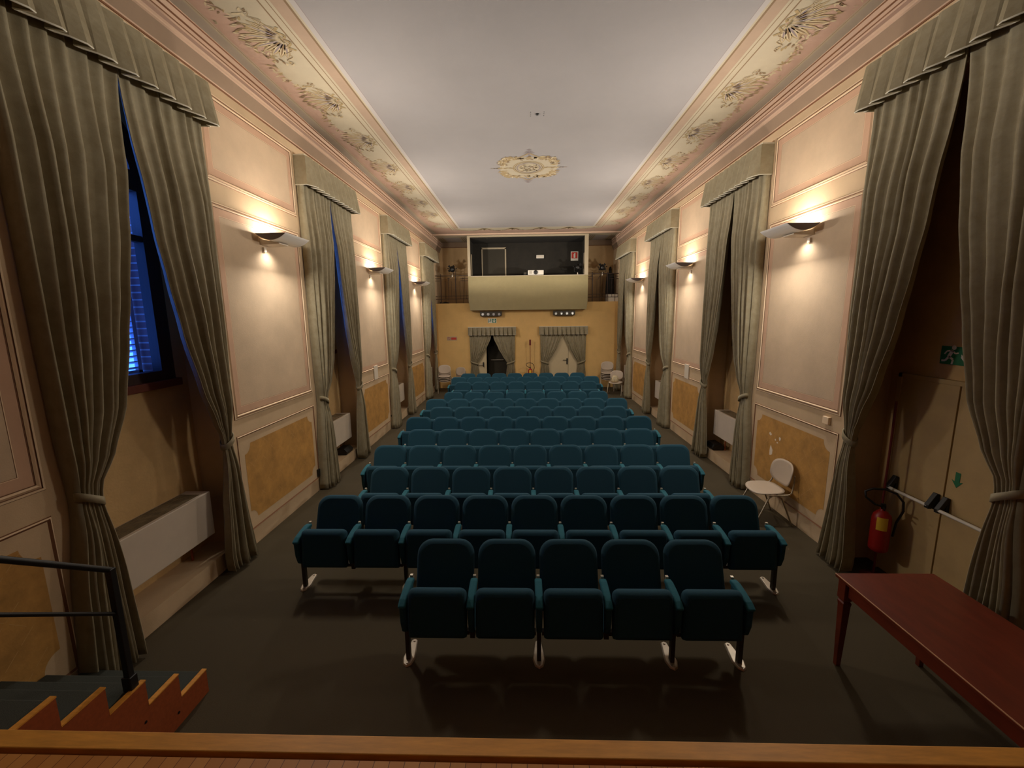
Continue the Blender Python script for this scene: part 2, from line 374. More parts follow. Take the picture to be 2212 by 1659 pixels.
def niche_left(i, c):
    m = MB(); Z1 = 4.92; zs = 4.25
    holed_plate(m, FL, c, REC, .2, Z1, .62, 2.24, zs, -ND, 0)
    ar = [(c-.62, 2.24)]+arch_pts(c, .62, zs)+[(c+.62, 2.24), (c-.62, 2.24)]
    for p, p2 in zip(ar, ar[1:]): m.quad(FL(p[0], -ND, p[1]), FL(p2[0], -ND, p2[1]), FL(p2[0], -ND-.36, p2[1]), FL(p[0], -ND-.36, p[1]), 1)
    wi = struct(m.build('wall_niche_left', [M['niche'], M['brick']], fix=False)); wi.name = 'wall_left_niche'
    if i: wi.name = 'wall_left_niche'
    root = struct(empty('window_%d' % (i+1), FL(c, -ND, 2.24)))
    off = Vector(FL(c, -ND, 2.24)); G = lambda s, d, z: tuple(Vector(FL(c+s, -ND+d, z))-off)
    # wooden frame: arch band, jambs, mullion, transom, muntin, sill
    m = MB()
    def gb(s0, s1, d0, d1, z0, z1, mi=0):
        a, b = G(s0, d0, z0), G(s1, d1, z1); m.box(min(a[0], b[0]), max(a[0], b[0]), a[1], b[1], a[2], b[2], mi)
    for s in (-1, 1): gb(min(s*.50, s*.66), max(s*.50, s*.66), -.07, .03, 2.24, zs)
    oa, ia = arch_pts(0, .66, zs), arch_pts(0, .47, zs)
    for k in range(16):
        a, b, e, f = oa[k], oa[k+1], ia[k+1], ia[k]
        vs = [G(p[0], d, p[1]) for d in (-.07, .03) for p in (a, b, e, f)]
        m.add(vs, [(0, 1, 2, 3), (4, 7, 6, 5), (0, 4, 5, 1), (2, 6, 7, 3)], 0)
    gb(-.66, .66, -.07, .035, 4.11, 4.30); gb(-.045, .045, -.07, .035, 2.24, 4.7); gb(-.5, .5, -.06, .015, 3.63, 3.69); gb(-.5, .5, -.07, .03, 2.24, 2.34)
    m.build('window_frame', M['wood'], root)
    m = MB(); gb(-.70, .70, -.05, .07, 2.16, 2.24); m.build('window_sill', M['redsill'], root, bevel=.006)
    m = MB(); m.quad(G(-.6, -.03, 2.3), G(.6, -.03, 2.3), G(.6, -.03, 4.75), G(-.6, -.03, 4.75)); m.build('window_pane', M['glass'], root, fix=False)
    # outside louvred shutters, standing in the masonry reveal
    for side in (-1, 1):
        sh = None; m = MB()
        s0, s1 = (-.60, -.015) if side < 0 else (.015, .60)
        for a, b in ((s0, s0+.045), (s1-.045, s1)): gb(a, b, -.31, -.27, 2.27, 3.78)
        gb(s0, s1, -.31, -.27, 2.27, 2.34); gb(s0, s1, -.31, -.27, 3.72, 3.78)
        k = 0; z = 2.37
        while z < 3.70:
            a = [G(s0+.045, -.27, z), G(s1-.045, -.27, z), G(s1-.045, -.318, z-.022), G(s0+.045, -.318, z-.022)]
            b = [(p[0], p[1], p[2]+.008) for p in a]; m.add(a+b, [(0, 1, 2, 3), (4, 7, 6, 5), (0, 4, 5, 1), (1, 5, 6, 2), (2, 6, 7, 3), (3, 7, 4, 0)]); z += .060
        m.build('window_shutter', M['shutter'], root)
for i, c in enumerate(CL): niche_left(i, c)
def niche_right(i, c):
    m = MB(); off = Vector(FR(c, -ND, 0))
    z0 = 0 if i == 0 else .2
    m.box(XR+ND, XR+ND+.2, c-REC, c+REC, z0, 4.92)
    struct(m.build('wall_right_niche', M['niche']))
    if i:
        root = struct(empty('window_%d' % (i+4), FR(c, -ND, 2.24)))
        m = MB()
        def gb(s0, s1, d0, d1, z0, z1): m.box(-d1, -d0, s0, s1, z0-2.24, z1-2.24)
        for s in (-.55, -.05, .45): gb(s, s+.10, .005, .05, 2.24, 4.5)
        gb(-.55, .55, .005, .055, 2.24, 2.34); gb(-.55, .55, .005, .055, 4.1, 4.3); gb(-.55, .55, .005, .055, 4.42, 4.52); m.build('window_frame', M['wood'], root)
        m = MB(); gb(-.45, .45, .002, .02, 2.34, 4.42); m.build('window_shutter', M['wood'], root)
for i, c in enumerate(CR): niche_right(i, c)

# ================================================================== painted ornament on the ceiling
def leaf(m, x, y, L, W, a, mi, z):
    ca, sa = math.cos(a), math.sin(a); pts = [(-L/2, 0), (-L*.2, W/2), (L*.25, W*.35), (L/2, 0), (L*.25, -W*.35), (-L*.2, -W/2)]
    m.add([(x+p*ca-q*sa, y+p*sa+q*ca, z) for p, q in pts], [tuple(range(6))], mi)
def ribbon(m, pts, wd, mi, z):
    for i in range(len(pts)-1):
        (x0, y0), (x1, y1) = pts[i], pts[i+1]; dx, dy = x1-x0, y1-y0; l = math.hypot(dx, dy) or 1; nx, ny = -dy/l*wd/2, dx/l*wd/2
        m.add([(x0+nx, y0+ny, z), (x1+nx, y1+ny, z), (x1-nx, y1-ny, z), (x0-nx, y0-ny, z)], [(0, 1, 2, 3)], mi)
OM = [M['leafa'], M['leafb'], M['leafc'], M['mauve'], M['cream'], M['pink']]
def frieze(side):
    # U = distance from wall outer line, T = along the frieze
    W0 = XL if side < 0 else XR
    def T(u, y): return (W0+u, y) if side < 0 else (W0-u, y)
    m = MB(); Z = ZC-.003; period = 1.335; y = 5.03-period*5
    r = random.Random(3 if side < 0 else 5)
    def L_(u, t, L, W, a, mi, dz=0):
        x, yy = T(u, t); leaf(m, x, yy, L, W, a if side < 0 else PI-a, mi, Z-dz)
    while y < 14.6:
        y1 = min(y+period, 15.0)
        # cream ground inside the swag
        sw = [(.92-(.92-.50)*math.sin(PI*min(1, max(0, t)))**.55, y+(y1-y)*t) for t in [k/16 for k in range(17)]]
        for (u0, t0), (u1, t1) in zip(sw, sw[1:]):
            a, b, c_, d = T(u0, t0), T(u1, t1), T(.95, t1), T(.95, t0); m.add([(p[0], p[1], ZC-.0015) for p in (a, b, c_, d)], [(0, 1, 2, 3)], 4)
        # garland of leaves
        for k in range(70):
            t = r.random(); u = .92-(.92-.47)*math.sin(PI*t)**.55; wv = .035+.03*math.sin(PI*t)
            L_(u+(r.random()-.5)*wv*1.7, y+(y1-y)*t+(r.random()-.5)*.05, .05+.04*r.random(), .022, r.random()*PI, r.choice((0, 0, 1, 2, 2)), .0005*k/70)
        if y1 == 15.0: break
        # scallop shell fan, base at the inner line
        for k in range(11):
            a = math.radians(-62+k*12.4); rad = .46*(1-.25*abs(k-5)/5)
            bu, bt = .90, y
            for q, (wd, mi) in enumerate(((.085, 0), (.055, 2), (.022, 3 if k % 2 == 0 else 1))):
                cu, ct = bu-math.cos(a)*rad*.52, bt+math.sin(a)*rad*.62
                ang = math.atan2(math.sin(a)*.62, -math.cos(a)*.52)
                L_(cu, ct, rad*(.98-.1*q), wd, ang, mi, .0006+.0004*q)
        for k in range(34):
            a = math.radians(-70+140*k/33); rad = .44+.03*math.sin(k*2.1)
            L_(.90-math.cos(a)*rad*1.0, y+math.sin(a)*rad*1.1, .07, .03, a*1.2+r.random(), r.choice((0, 1, 2)), .002)
        for s in (-1, 1):
            pts = [T(.90+.03*math.sin(k*.9), y+s*(.02+k*.022)) for k in range(9)]; ribbon(m, pts, .03, 0, Z-.002)
            pts = [T(.88-.16*(k/22)-.035*math.sin(k*.85), y+s*(.10+k*.016)) for k in range(23)]; ribbon(m, pts, .009, 1, Z-.002)
            pts = [T(.88-.16*(k/22)-.035*math.sin(k*.85+.35), y+s*(.115+k*.016)) for k in range(23)]; ribbon(m, pts, .006, 2, Z-.0022)
        for k in range(6): L_(.34+.03*r.random(), y-.32+.03*r.random()*k, .04, .012, r.random()*3, 2, .001)
        y += period
    return m.build('painted_garland', OM, ceil, fix=False)
frieze(-1); frieze(1)
# end frieze swags
m = MB(); r = random.Random(11); Z = ZC-.003
for k0 in range(5):
    xa = -2.35+k0*.98; xb = xa+.98
    sw = [(xa+(xb-xa)*t, 15.10+.42*math.sin(PI*t)**.55) for t in [k/14 for k in range(15)]]
    for (a, b), (c_, d) in zip(sw, sw[1:]): m.add([(a, b, ZC-.0015), (c_, d, ZC-.0015), (c_, 15.08, ZC-.0015), (a, 15.08, ZC-.0015)], [(0, 1, 2, 3)], 4)
    for k in range(50):
        t = r.random(); leaf(m, xa+(xb-xa)*t, 15.10+.44*math.sin(PI*t)**.55+(r.random()-.5)*.06, .07, .03, r.random()*PI, r.choice((0, 0, 1, 2)), Z)
    if k0 < 4:
        for k in range(9):
            a = math.radians(30+k*15); leaf(m, xb+math.cos(a)*.17, 15.14+math.sin(a)*.2, .34, .06, math.atan2(math.sin(a)*.2, math.cos(a)*.17), k % 3, Z-.001)
m.build('painted_garland', OM, ceil, fix=False)
# medallion
m = MB(); cx, cy = .115, 9.22; Z = ZC-.003; r = random.Random(21)
def ell(a, b, n=48): return [(cx+a*math.cos(2*PI*k/n), cy+b*math.sin(2*PI*k/n)) for k in range(n+1)]
body = [(cx+.585*math.copysign(abs(math.cos(t))**.45, math.cos(t)), cy+.60*math.copysign(abs(math.sin(t))**.6, math.sin(t))) for t in [2*PI*k/40 for k in range(40)]]
m.add([(p[0], p[1], ZC-.0015) for p in body], [tuple(range(40))], 4)
for p in body*9: q = .80+.24*r.random(); leaf(m, cx+(p[0]-cx)*q, cy+(p[1]-cy)*q, .10+.04*r.random(), .04, r.random()*PI, r.choice((0, 0, 0, 1, 2)), Z-.0004*r.random())
for a, b, wd, mi in ((.31, .37, .02, 0), (.295, .35, .012, 2), (.28, .33, .012, 1), (.255, .30, .012, 2), (.235, .27, .02, 3)): ribbon(m, ell(a, b), wd, mi, Z-.001)
for k in range(60): leaf(m, cx+(r.random()-.5)*.36, cy+(r.random()-.5)*.40, .08, .035, r.random()*PI, r.choice((0, 2, 2, 1)), Z-.0012)
for s in (-1, 1):
    ribbon(m, [(cx, cy+s*.78), (cx+.30, cy+s*.45)], .035, 0, Z-.001); ribbon(m, [(cx, cy+s*.78), (cx-.30, cy+s*.45)], .035, 0, Z-.001)
    ribbon(m, [(cx, cy+s*.66), (cx, cy+s*.98)], .02, 3, Z-.0012)
    for q, L in ((.80, .24), (.87, .16), (.95, .10)): leaf(m, cx, cy+s*q, L, .035, 0, 3, Z-.001)
    for k in range(16): leaf(m, cx+(r.random()-.5)*.42, cy+s*(.44+r.random()*.14), .09, .04, r.random()*PI, r.choice((0, 1, 2)), Z-.001)
    ribbon(m, [(cx+s*.32, cy), (cx+s*.76, cy)], .022, 0, Z-.001)
    for q, L in ((.64, .05), (.70, .04), (.77, .03)): leaf(m, cx+s*q, cy, L, .05, 0, 3, Z-.001)
    for k in range(6): leaf(m, cx+s*(.34+.035*k), cy+.025*(-1)**k, .07, .025, .3*(-1)**k, k % 3, Z-.001)
m.build('painted_medallion', OM, ceil, fix=False)
root = empty('ceiling_hook', (.22, 6.9, ZC)); tag(root, 'small dark hook plate with screw marks on the white ceiling', 'hook')
m = MB(); m.lathe([(.0, -.02), (.022, -.015), (.03, 0)], n=12); m.build('plate', M['black'], root)
m = MB()
for sx in (-.1, .1):
    for sy in (-.06, 0, .06): m.lathe([(0, -.004), (.008, -.003), (.008, 0)], (sx, sy, 0), 8)
m.build('screw_marks', M['black'], root)

# ================================================================== curtains and pelmets
INN = [(0, .52), (.14, .50), (.8, .57), (1.40, .665), (1.50, .665), (1.60, .64), (1.76, .56), (2.13, .42), (2.74, .26), (3.24, .17), (3.64, .10), (4.42, .02), (5, 0)]
INN_N = [(0, .66), (.14, .66), (.8, .68), (1.40, .725), (1.50, .725), (1.62, .71), (1.80, .61), (2.2, .44), (2.7, .33), (3.1, .25), (3.6, .16), (4.2, .09), (5, 0)]
OUT_N = [(0, 1.03), (.76, .97), (1.40, .88), (1.50, .875), (1.65, .88), (2.0, .90), (2.8, .91), (5, .92)]
OUT = [(0, .97), (.76, .88), (1.40, .80), (1.50, .79), (1.65, .80), (2.0, .86), (2.8, .90), (5, .92)]
def drape(root, F, off, c, sg, ztop, zbot, seed, sc=1.0, tie=1.5, d0=.112, nf=7, inner=INN, outer=OUT, amp=1.3, flat=0.0):
    r = random.Random(seed); m = MB(); NU, NZ = nf*10, 56
    # fold positions: random widths
    ws = [.6+.8*r.random() for _ in range(nf)]; tot = sum(ws); cum = [0]
    for w_ in ws: cum.append(cum[-1]+w_/tot)
    def phase(u):
        for k in range(nf):
            if u <= cum[k+1]+1e-9: return k+(u-cum[k])/(cum[k+1]-cum[k])
        return nf
    ak = [.6+.7*r.random() for _ in range(nf+1)]
    H = ztop-zbot; ks = (ztop-tie)/(5-1.5)
    vs = []
    for j in range(NZ+1):
        z = ztop-H*j/NZ
        zr = tie_map = 1.5+(z-tie)/ks if z > tie else (z-zbot)/(tie-zbot)*1.5
        o, i_ = slerp_(outer, zr)*sc, slerp_(inner, zr)*sc
        near = math.exp(-((zr-1.5)/.22)**2)
        for k in range(NU+1):
            u = k/NU; ph = phase(u); kk = min(int(ph), nf-1); f = ph-int(ph) if ph < nf else 0
            a = ak[kk]*(1-f)+ak[min(kk+1, nf)]*f
            wave = math.cos(2*PI*ph); wave = math.copysign(abs(wave)**.8, wave)+.22*math.cos(4*PI*ph+seed)
            A = (.028+.020*max(0, (3.6-zr))/3.6)*a*amp
            if zr < 1.5: A = (.03+.028*(1.5-zr)/1.5)*a*amp
            A *= (1-.45*near)
            s = o+(i_-o)*u
            # gentle drift of folds
            s += .012*math.sin(3*zr+ph*1.3+seed)*(1-near)*math.sin(PI*u)
            bulge = .03*math.sin(PI*u)*max(0, min(1, (zr-1.5)/1.5))*(1 if zr < 4 else max(0, 5-zr))
            hang = max(0, min(1, (zr-4.1)/.6)); A *= 1-.35*hang
            d = d0-.032*hang*(d0/.112)+A*wave+bulge-.015*near
            if k == 0: d = .012
            elif k == 1: d = (d0+d)*.5
            P = Vector(F(c+sg*s, max(.008, d), z))-off; vs.append(P)
    fs = [(j*(NU+1)+k, j*(NU+1)+k+1, (j+1)*(NU+1)+k+1, (j+1)*(NU+1)+k) for j in range(NZ) for k in range(NU)]
    m.add(vs, fs, 0, True)
    o_ = m.build('drape', M['curt'], root, fix=False, solid=.006)
    # tie band
    t = MB(); zt = tie; so, si = slerp_(outer, 1.5)*sc, slerp_(inner, 1.5)*sc
    loop = []
    for k in range(20):
        a = 2*PI*k/20; s = (so+si)/2+(so-si)/2*1.18*math.cos(a); d = d0-.01+.062*math.sin(a)
        loop.append((s, max(.004, d), zt+.055*math.cos(a)))
    hh = .032
    vs = [Vector(F(c+sg*s, d, z+q))-off for (s, d, z) in loop for q in (-hh, hh)]
    fs = [(2*k, 2*((k+1) % 20), 2*((k+1) % 20)+1, 2*k+1) for k in range(20)]
    t.add(vs, fs, 0, True)
    t.build('tieback', M['curt'], root, fix=False, solid=.012)
    return o_
def curtain(F, c, sg, label, group, seed, ztop=5.0, zbot=.025, **kw):
    base = F(c+sg*.7*kw.get('sc', 1), .1, 0); root = empty('curtain', base); off = Vector(base)
    drape(root, F, off, c, sg, ztop, zbot, seed, **kw)
    return tag(root, label, 'curtain', group)
def pelmet(F, c, hw, z0, z1, dep, label, group, seed, npl=10, zig=.010):
    base = F(c, 0, z0); root = empty('curtain_pelmet', base); off = Vector(base); r = random.Random(seed); m = MB()
    # outline in (s,d): wall -> front corner -> pleats -> front corner -> wall
    path = [(-hw, .003, 0), (-hw, dep*.5, 0), (-hw, dep, 0)]
    pw = 2*hw/npl
    for k in range(npl):
        s0 = -hw+k*pw; j = (r.random()-.5)*.2*pw
        path += [(s0+pw*.06, dep-.004, .2), (s0+pw*.40+j, dep+.036, .75), (s0+pw*.80+j*.5, dep+.062, 1), (s0+pw*1.02, dep+.058, .95), (s0+pw*.86, dep-.014, .1)]
    path += [(hw, dep, 0), (hw, dep*.5, 0), (hw, .003, 0)]
    n = len(path); NZ = 8; vs = []; bot = []
    for j in range(NZ+1):
        t = j/NZ; z = z1+(z0-z1)*t
        for (s, d, wv) in path:
            fl = .25+.75*t
            dd = dep+(d-dep)*fl*1.6 if d > dep*.6 else d
            zz = z+(-zig*(wv-.45))*t if wv else z
            sp = s+(0 if abs(s) >= hw-1e-6 else .0)
            vs.append(Vector(F(c+sp, dd, zz))-off)
            if j == NZ: bot.append(Vector(F(c+sp, dd, zz-.002))-off)
    fs = [(j*n+k, j*n+k+1, (j+1)*n+k+1, (j+1)*n+k) for j in range(NZ) for k in range(n-1)]
    m.add(vs, fs, 0, False)
    m.build('pleated_valance', M['curt'], root, fix=False, solid=.006)
    t = MB(); t.tube(bot, .0065, 6); t.build('braid_edge', M['curtedge'], root)
    t = MB()
    a, b = Vector(F(c-hw, .002, z1))-off, Vector(F(c+hw, dep-.012, z1+.02))-off
    t.box(min(a[0], b[0]), max(a[0], b[0]), min(a[1], b[1]), max(a[1], b[1]), a[2], b[2]); t.build('top_board', M['curtedge'], root)
    return tag(root, label, 'pelmet', group)
ORD = ['first', 'second', 'third', 'fourth']
WIN = ['nearest the stage', 'second from the stage', 'third from the stage', 'farthest from the stage']
for nm, F, cs in (('left', FL, CL), ('right', FR, CR)):
    for i, c in enumerate(cs):
        what = 'window'
        if nm == 'right' and i == 0: what = 'exit door'
        pelmet(F, c, .94, 4.875, 5.29, .185, 'pleated sage velvet pelmet above the %s-wall %s %s' % (nm, what if what != 'window' else 'window', WIN[i] if what == 'window' else 'beside the red table'), 'pelmets over the side windows', 40+i+(10 if nm == 'right' else 0))
        for sg, half in ((-1, 'near'), (1, 'far')):
            kw = {}
            if sg == -1: kw = dict(inner=INN_N, outer=OUT_N)
            if nm == 'left' and i == 3 and sg == 1: kw = dict(d0=.075, amp=.8)
            curtain(F, c, sg, 'tied-back sage velvet curtain, %s half at the %s-wall %s %s' % (half, nm, what, WIN[i] if what == 'window' else 'beside the red table'), 'long curtains on the side walls', 100+i*7+sg+(50 if nm == 'right' else 0), **kw)
INB = [(0, .52), (.8, .55), (1.40, .60), (1.50, .60), (1.7, .55), (2.3, .42), (3.2, .24), (4.4, .06), (5, .02)]
OUTB = [(0, .93), (.8, .92), (1.40, .88), (1.50, .88), (1.8, .90), (5, .92)]
for c, lab in ((-1.265, 'open dark doorway'), (1.535, 'closed cream doors')):
    pelmet(FB, c, .945, 2.13, 2.42, .10, 'short pleated pelmet over the %s in the end wall' % lab, 'pelmets over the end wall doors', 70+int(c*3), npl=11, zig=.006)
    for sg, half in ((-1, 'left'), (1, 'right')):
        curtain(FB, c, sg, '%s half of the short sage curtains at the %s' % (half, lab), 'curtains on the end wall doors', 200+int(c*5)+sg, ztop=2.2, tie=1.02, d0=.05, inner=INB, outer=OUTB, sc=.98, amp=.62, nf=8)

# ================================================================== sconces
def sconce(F, s, idx, label):
    base = F(s, 0, 3.95); root = empty('wall_sconce', base); sgn = 1 if F is FL else -1
    tag(root, label, 'wall lamp', 'wall sconces between the windows')
    W_, L_, N = .40, .60, 14; g = .035
    def arc(k, t=0): x = g+W_*k/N; q = (k/N)*2-1; return x, -.085*(1-q*q)-t
    m = MB(); vs = []
    for yy in (-L_/2, L_/2):
        for t in (0, .006): vs += [(sgn*arc(k, t)[0], yy, arc(k, t)[1]) for k in range(N+1)]
    n = N+1; fs = []
    for k in range(N): fs += [(k, k+1, 2*n+k+1, 2*n+k), (n+k, 3*n+k, 3*n+k+1, n+k+1)]
    fs += [(0, 2*n, 3*n, n), (N, n+N, 3*n+N, 2*n+N)]
    m.add(vs, fs, 0, True)
    for y0 in (0, 2*n): m.add([vs[y0+k] for k in range(2*n)], [(k, k+1, n+k+1, n+k) for k in range(N)])
    m.build('reflector_trough', M['brushed'], root)
    for yy in (-L_/2-.004, L_/2-.002):
        m = MB(); pts = [(sgn*arc(k)[0], arc(k, .004)[1]) for k in range(N+1)]
        m.prism(pts, .006, 'y', yy); m.build('end_plate', M['endcap'], root)
    m = MB()
    m.prism([(0, -.03), (sgn*.05, -.06), (sgn*.26, -.10), (sgn*.26, -.115), (sgn*.06, -.125), (0, -.125)], .22, 'y', -.16); m.build('wall_bracket', M['white'], root, bevel=.004)
    m = MB(); m.box(min(0, sgn*.03), max(0, sgn*.03), -.12, -.07, -.21, -.15); m.build('junction_box', M['white'], root, bevel=.003)
    m = MB(); m.tube([(sgn*.22, -.06, -.03), (sgn*.22, .06, -.03)], .006, 8); m.build('halogen_tube', M['tube'], root)
    for nm, loc, p in (('sconce_light', (.13, -.01), UP_W),):
        l = bpy.data.lights.new(nm, 'AREA'); l.shape = 'RECTANGLE'; l.size = .10; l.size_y = .012; l.energy = p; l.color = LAMP; l.spread = PI
        lo = bpy.data.objects.new(nm, l); COL.objects.link(lo); lo.parent = root; lo.location = (sgn*.22, 0, .004); lo.rotation_euler = (PI, sgn*math.radians(90), 0)
        l.size, l.size_y = .055, .10
    l = bpy.data.lights.new('sconce_wall_light', 'POINT'); l.energy = WALL_W; l.color = LAMP; l.shadow_soft_size = .02
    lo = bpy.data.objects.new('sconce_wall_light', l); COL.objects.link(lo); lo.parent = root; lo.location = (sgn*.12, 0, -.01)
    l = bpy.data.lights.new('sconce_fill_light', 'AREA'); l.shape = 'RECTANGLE'; l.size = .12; l.size_y = .5; l.energy = UNDER_W; l.color = LAMP  # added fill under the closed trough, brightens the lower walls and seats
    lo = bpy.data.objects.new('sconce_fill_light', l); COL.objects.link(lo); lo.parent = root; lo.location = (sgn*.36, .03, -.12); lo.rotation_euler = (0, sgn*math.radians(-42), 0)
    l = bpy.data.lights.new('sconce_downlight', 'SPOT'); l.energy = DOWN_W; l.color = LAMP; l.spot_size = math.radians(150); l.spot_blend = .9; l.shadow_soft_size = .02
    lo = bpy.data.objects.new('sconce_downlight', l); COL.objects.link(lo); lo.parent = root; lo.location = (sgn*.13, -.05, -.15); lo.rotation_euler = (0, 0, 0)
    return root
for k, yy in enumerate((5.83, 9.75, 13.63)): sconce(FL, yy, k, 'silver uplight sconce on the left wall, %s' % ('nearest the stage', 'between its second and third curtained windows', 'nearest the projection booth')[k])
for k, yy in enumerate((5.80, 9.68, 13.48)): sconce(FR, yy, k, 'silver uplight sconce on the right wall, %s' % ('nearest the stage', 'between its second and third curtained bays', 'nearest the projection booth')[k])

# ================================================================== radiators and things on the ledges
def fan_coil(F, s, z0, z1, label, dark=False, dfr=-.08):
    base = F(s, -ND, z0); root = empty('fan_coil_heater', base); off = Vector(base); sgn = 1 if F is FL else -1
    tag(root, label, 'heater', 'white heaters in the window niches')
    D = ND+dfr; hw = .60; H = z1-z0
    m = MB(); m.box(min(0, sgn*D)+.001, max(0, sgn*D)-.001, -hw, hw, 0, H); cs_ = m.build('casing', M['white'], root, bevel=.008)
    m = MB()
    for k in range(7): m.box(*sorted((sgn*(.03+k*.03), sgn*(.045+k*.03))), -hw+.12, hw-.12, H, H+.005)
    m.box(*sorted((sgn*.02, sgn*.24)), -hw+.1, hw-.1, H-.002, H+.002); m.build('top_grille', M['dust'], cs_)
    for q in (-.42, .45):
        m = MB(); m.tube([(sgn*.10, q, 0.01), (sgn*.10, q, -(z0-.2))], .012, 8); m.build('pipe', M['redwood'], root)
for i, c in enumerate(CL): fan_coil(FL, c+.01, .45, .955, 'white fan-coil heater under the left-wall window %s' % WIN[i])
for i, c in enumerate(CR):
    if i: fan_coil(FR, c-.02, .50, .99, 'white fan-coil heater under the right-wall window %s' % WIN[i])
for nm, loc, lab in (('storage_box', (-3.60, 7.98, .2), 'small black box on the ledge under the second left-wall heater'), ('storage_box', (3.80, 8.22, .2), 'small black box on the ledge under the second right-wall heater')):
    m = MB(); m.prism([(-.10, 0), (.10, 0), (.12, .06), (.06, .13), (-.09, .12), (-.12, .05)], .30, 'y', -.15); o = m.build(nm, M['black'], bevel=.008); o.location = loc; tag(o, lab, 'box', 'black boxes on the ledges')

# ================================================================== cinema seats
def rbox(m, w_, h, t, r, n=6, top_only=False, mi=0):
    """rounded slab in XZ, thickness t along y centred on 0, base at z=0, centred on x, with puffed edges"""
    pts = []
    for (cx_, cz_, a0, rr) in ((w_/2-r, h-r, 0, r), (-w_/2+r, h-r, PI/2, r), (-w_/2+(r*.3), r*.3, PI, r*.3), (w_/2-r*.3, r*.3, 1.5*PI, r*.3)):
        for k in range(n+1): a = a0+PI/2*k/n; pts.append((cx_+rr*math.cos(a), cz_+rr*math.sin(a)))
    N = len(pts); cz0 = h/2; rings = []
    e = min(t*.45, .04)
    for (ins, y) in ((e, -t/2), (e*.35, -t/2+e*.25), (0, -t/2+e), (0, t/2-e), (e*.35, t/2-e*.25), (e, t/2)):
        rings.append([((p[0])*(1-ins/(w_/2)), y, cz0+(p[1]-cz0)*(1-ins/(h/2))) for p in pts])
    vs = [v for r_ in rings for v in r_]; fs = []
    for i in range(5):
        for j in range(N): fs.append((i*N+j, i*N+(j+1) % N, (i+1)*N+(j+1) % N, (i+1)*N+j))
    m.add(vs, fs, mi, True); m.add(rings[0], [tuple(range(N))], mi, True); m.add(rings[-1], [tuple(range(N))[::-1]], mi, True)
    return m
PITCH = .55
def tilt(ang, piv):
    def f(v):
        y, z = v.y-piv[0], v.z-piv[1]; return Vector((v.x, piv[0]+y*math.cos(ang)-z*math.sin(ang), piv[1]+y*math.sin(ang)+z*math.cos(ang)))
    return f
m_back = MB(); rbox(m_back, .515, .60, .085, .13); m_back.xf(lambda v: Vector((v.x, v.y+(.025*(v.x/.26)**2*-1)+.02, v.z))); m_back.xf(tilt(-.36, (0, 0))); m_back.xf(lambda v: v+Vector((0, -.215, .30)))
m_seat = MB(); rbox(m_seat, .475, .40, .11, .05); m_seat.xf(tilt(-.10, (0, 0))); m_seat.xf(lambda v: v+Vector((0, -.50, .285)))
def arm_mesh(sx):
    m = MB(); prof = [(-.56, .585), (-.50, .615), (-.40, .635), (-.30, .645), (-.235, .635), (-.235, .60), (-.40, .585), (-.54, .555)]
    m.prism(prof, .062, 'x', sx-.031); return m
def side_mesh(sx):
    m = MB(); prof = [(-.545, .575), (-.25, .60), (-.255, .36), (-.29, .30), (-.44, .28), (-.50, .32), (-.535, .42)]
    m.prism(prof, .046, 'x', sx-.023); return m
def foot_mesh(sx):
    m = MB(); pl = [(-.515, .0), (-.49, .035), (-.42, .055), (-.22, .028), (-.205, 0), (-.22, -.028), (-.42, -.055), (-.49, -.035)]
    n = len(pl)
    vs = [(sx+b, a, 0.0) for a, b in pl]+[(sx+b*.8, -.40+(a+.40)*.93, .018) for a, b in pl]
    m.add(vs, [tuple(range(n))[::-1], tuple(range(n, 2*n))]+[(i, (i+1) % n, n+(i+1) % n, n+i) for i in range(n)])
    m.tube([(sx, -.485, .018), (sx, -.485, .026)], .010, 8); m.tube([(sx, -.245, .018), (sx, -.245, .026)], .010, 8); return m
def post_mesh(sx): m = MB(); m.box(sx-.017, sx+.017, -.45, -.40, .015, .31); return m
def stub_mesh(sx): m = MB(); m.box(sx-.02, sx+.02, -.46, -.39, .235, .30, 0); return m
def seat_proto(leg, end):
    root = empty('cinema_seat')
    o = m_back.build('backrest', M['teal'], root); o = m_seat.build('tip_up_seat', M['teal'], root)
    sides = [-PITCH/2]+([PITCH/2] if end else [])
    for k, sx in enumerate(sides):
        arm_mesh(sx).build('armrest', M['tealarm'], root, bevel=.014, seg=3); side_mesh(sx).build('side_panel', M['panelteal'], root, bevel=.012, seg=2)
        if leg or k: lg = post_mesh(sx).build('leg', M['steel'], root, bevel=.003); foot_mesh(sx).build('foot', M['alu'], lg, bevel=.004)
        else: stub_mesh(sx).build('beam_stub', M['steel'], root)
        m = MB(); m.box(sx-.012, sx+.012, -.232, -.207, .61, .648); m.build('hinge_bracket', M['alu'], root)
    m = MB(); m.box(-PITCH/2+.026, PITCH/2-.026, -.44, -.40, .25, .285); m.build('beam', M['steel'], root)
    return root
protos = {(a, b): seat_proto(a, b) for a in (True, False) for b in (True, False)}
ROWS = [(3.55, -.72, 5), (4.50, -2.10, 9), (5.41, -1.82, 8), (6.38, -2.12, 9), (7.33, -1.84, 8), (8.28, -2.14, 9), (9.22, -1.86, 8), (10.14, -2.17, 9), (11.10, -1.90, 8), (12.85, -1.90, 8), (13.90, -2.19, 9), (14.78, -1.99, 8)]
NTH = ['leftmost', 'second from the left', 'third from the left', 'fourth from the left', 'fifth from the left', 'sixth from the left', 'seventh from the left', 'eighth from the left', 'rightmost']
RN = ['the front row', 'the second row', 'the third row', 'the fourth row', 'the fifth row', 'the sixth row', 'the seventh row', 'the eighth row', 'the ninth row', 'the tenth row', 'the eleventh row', 'the last row']
used = set()
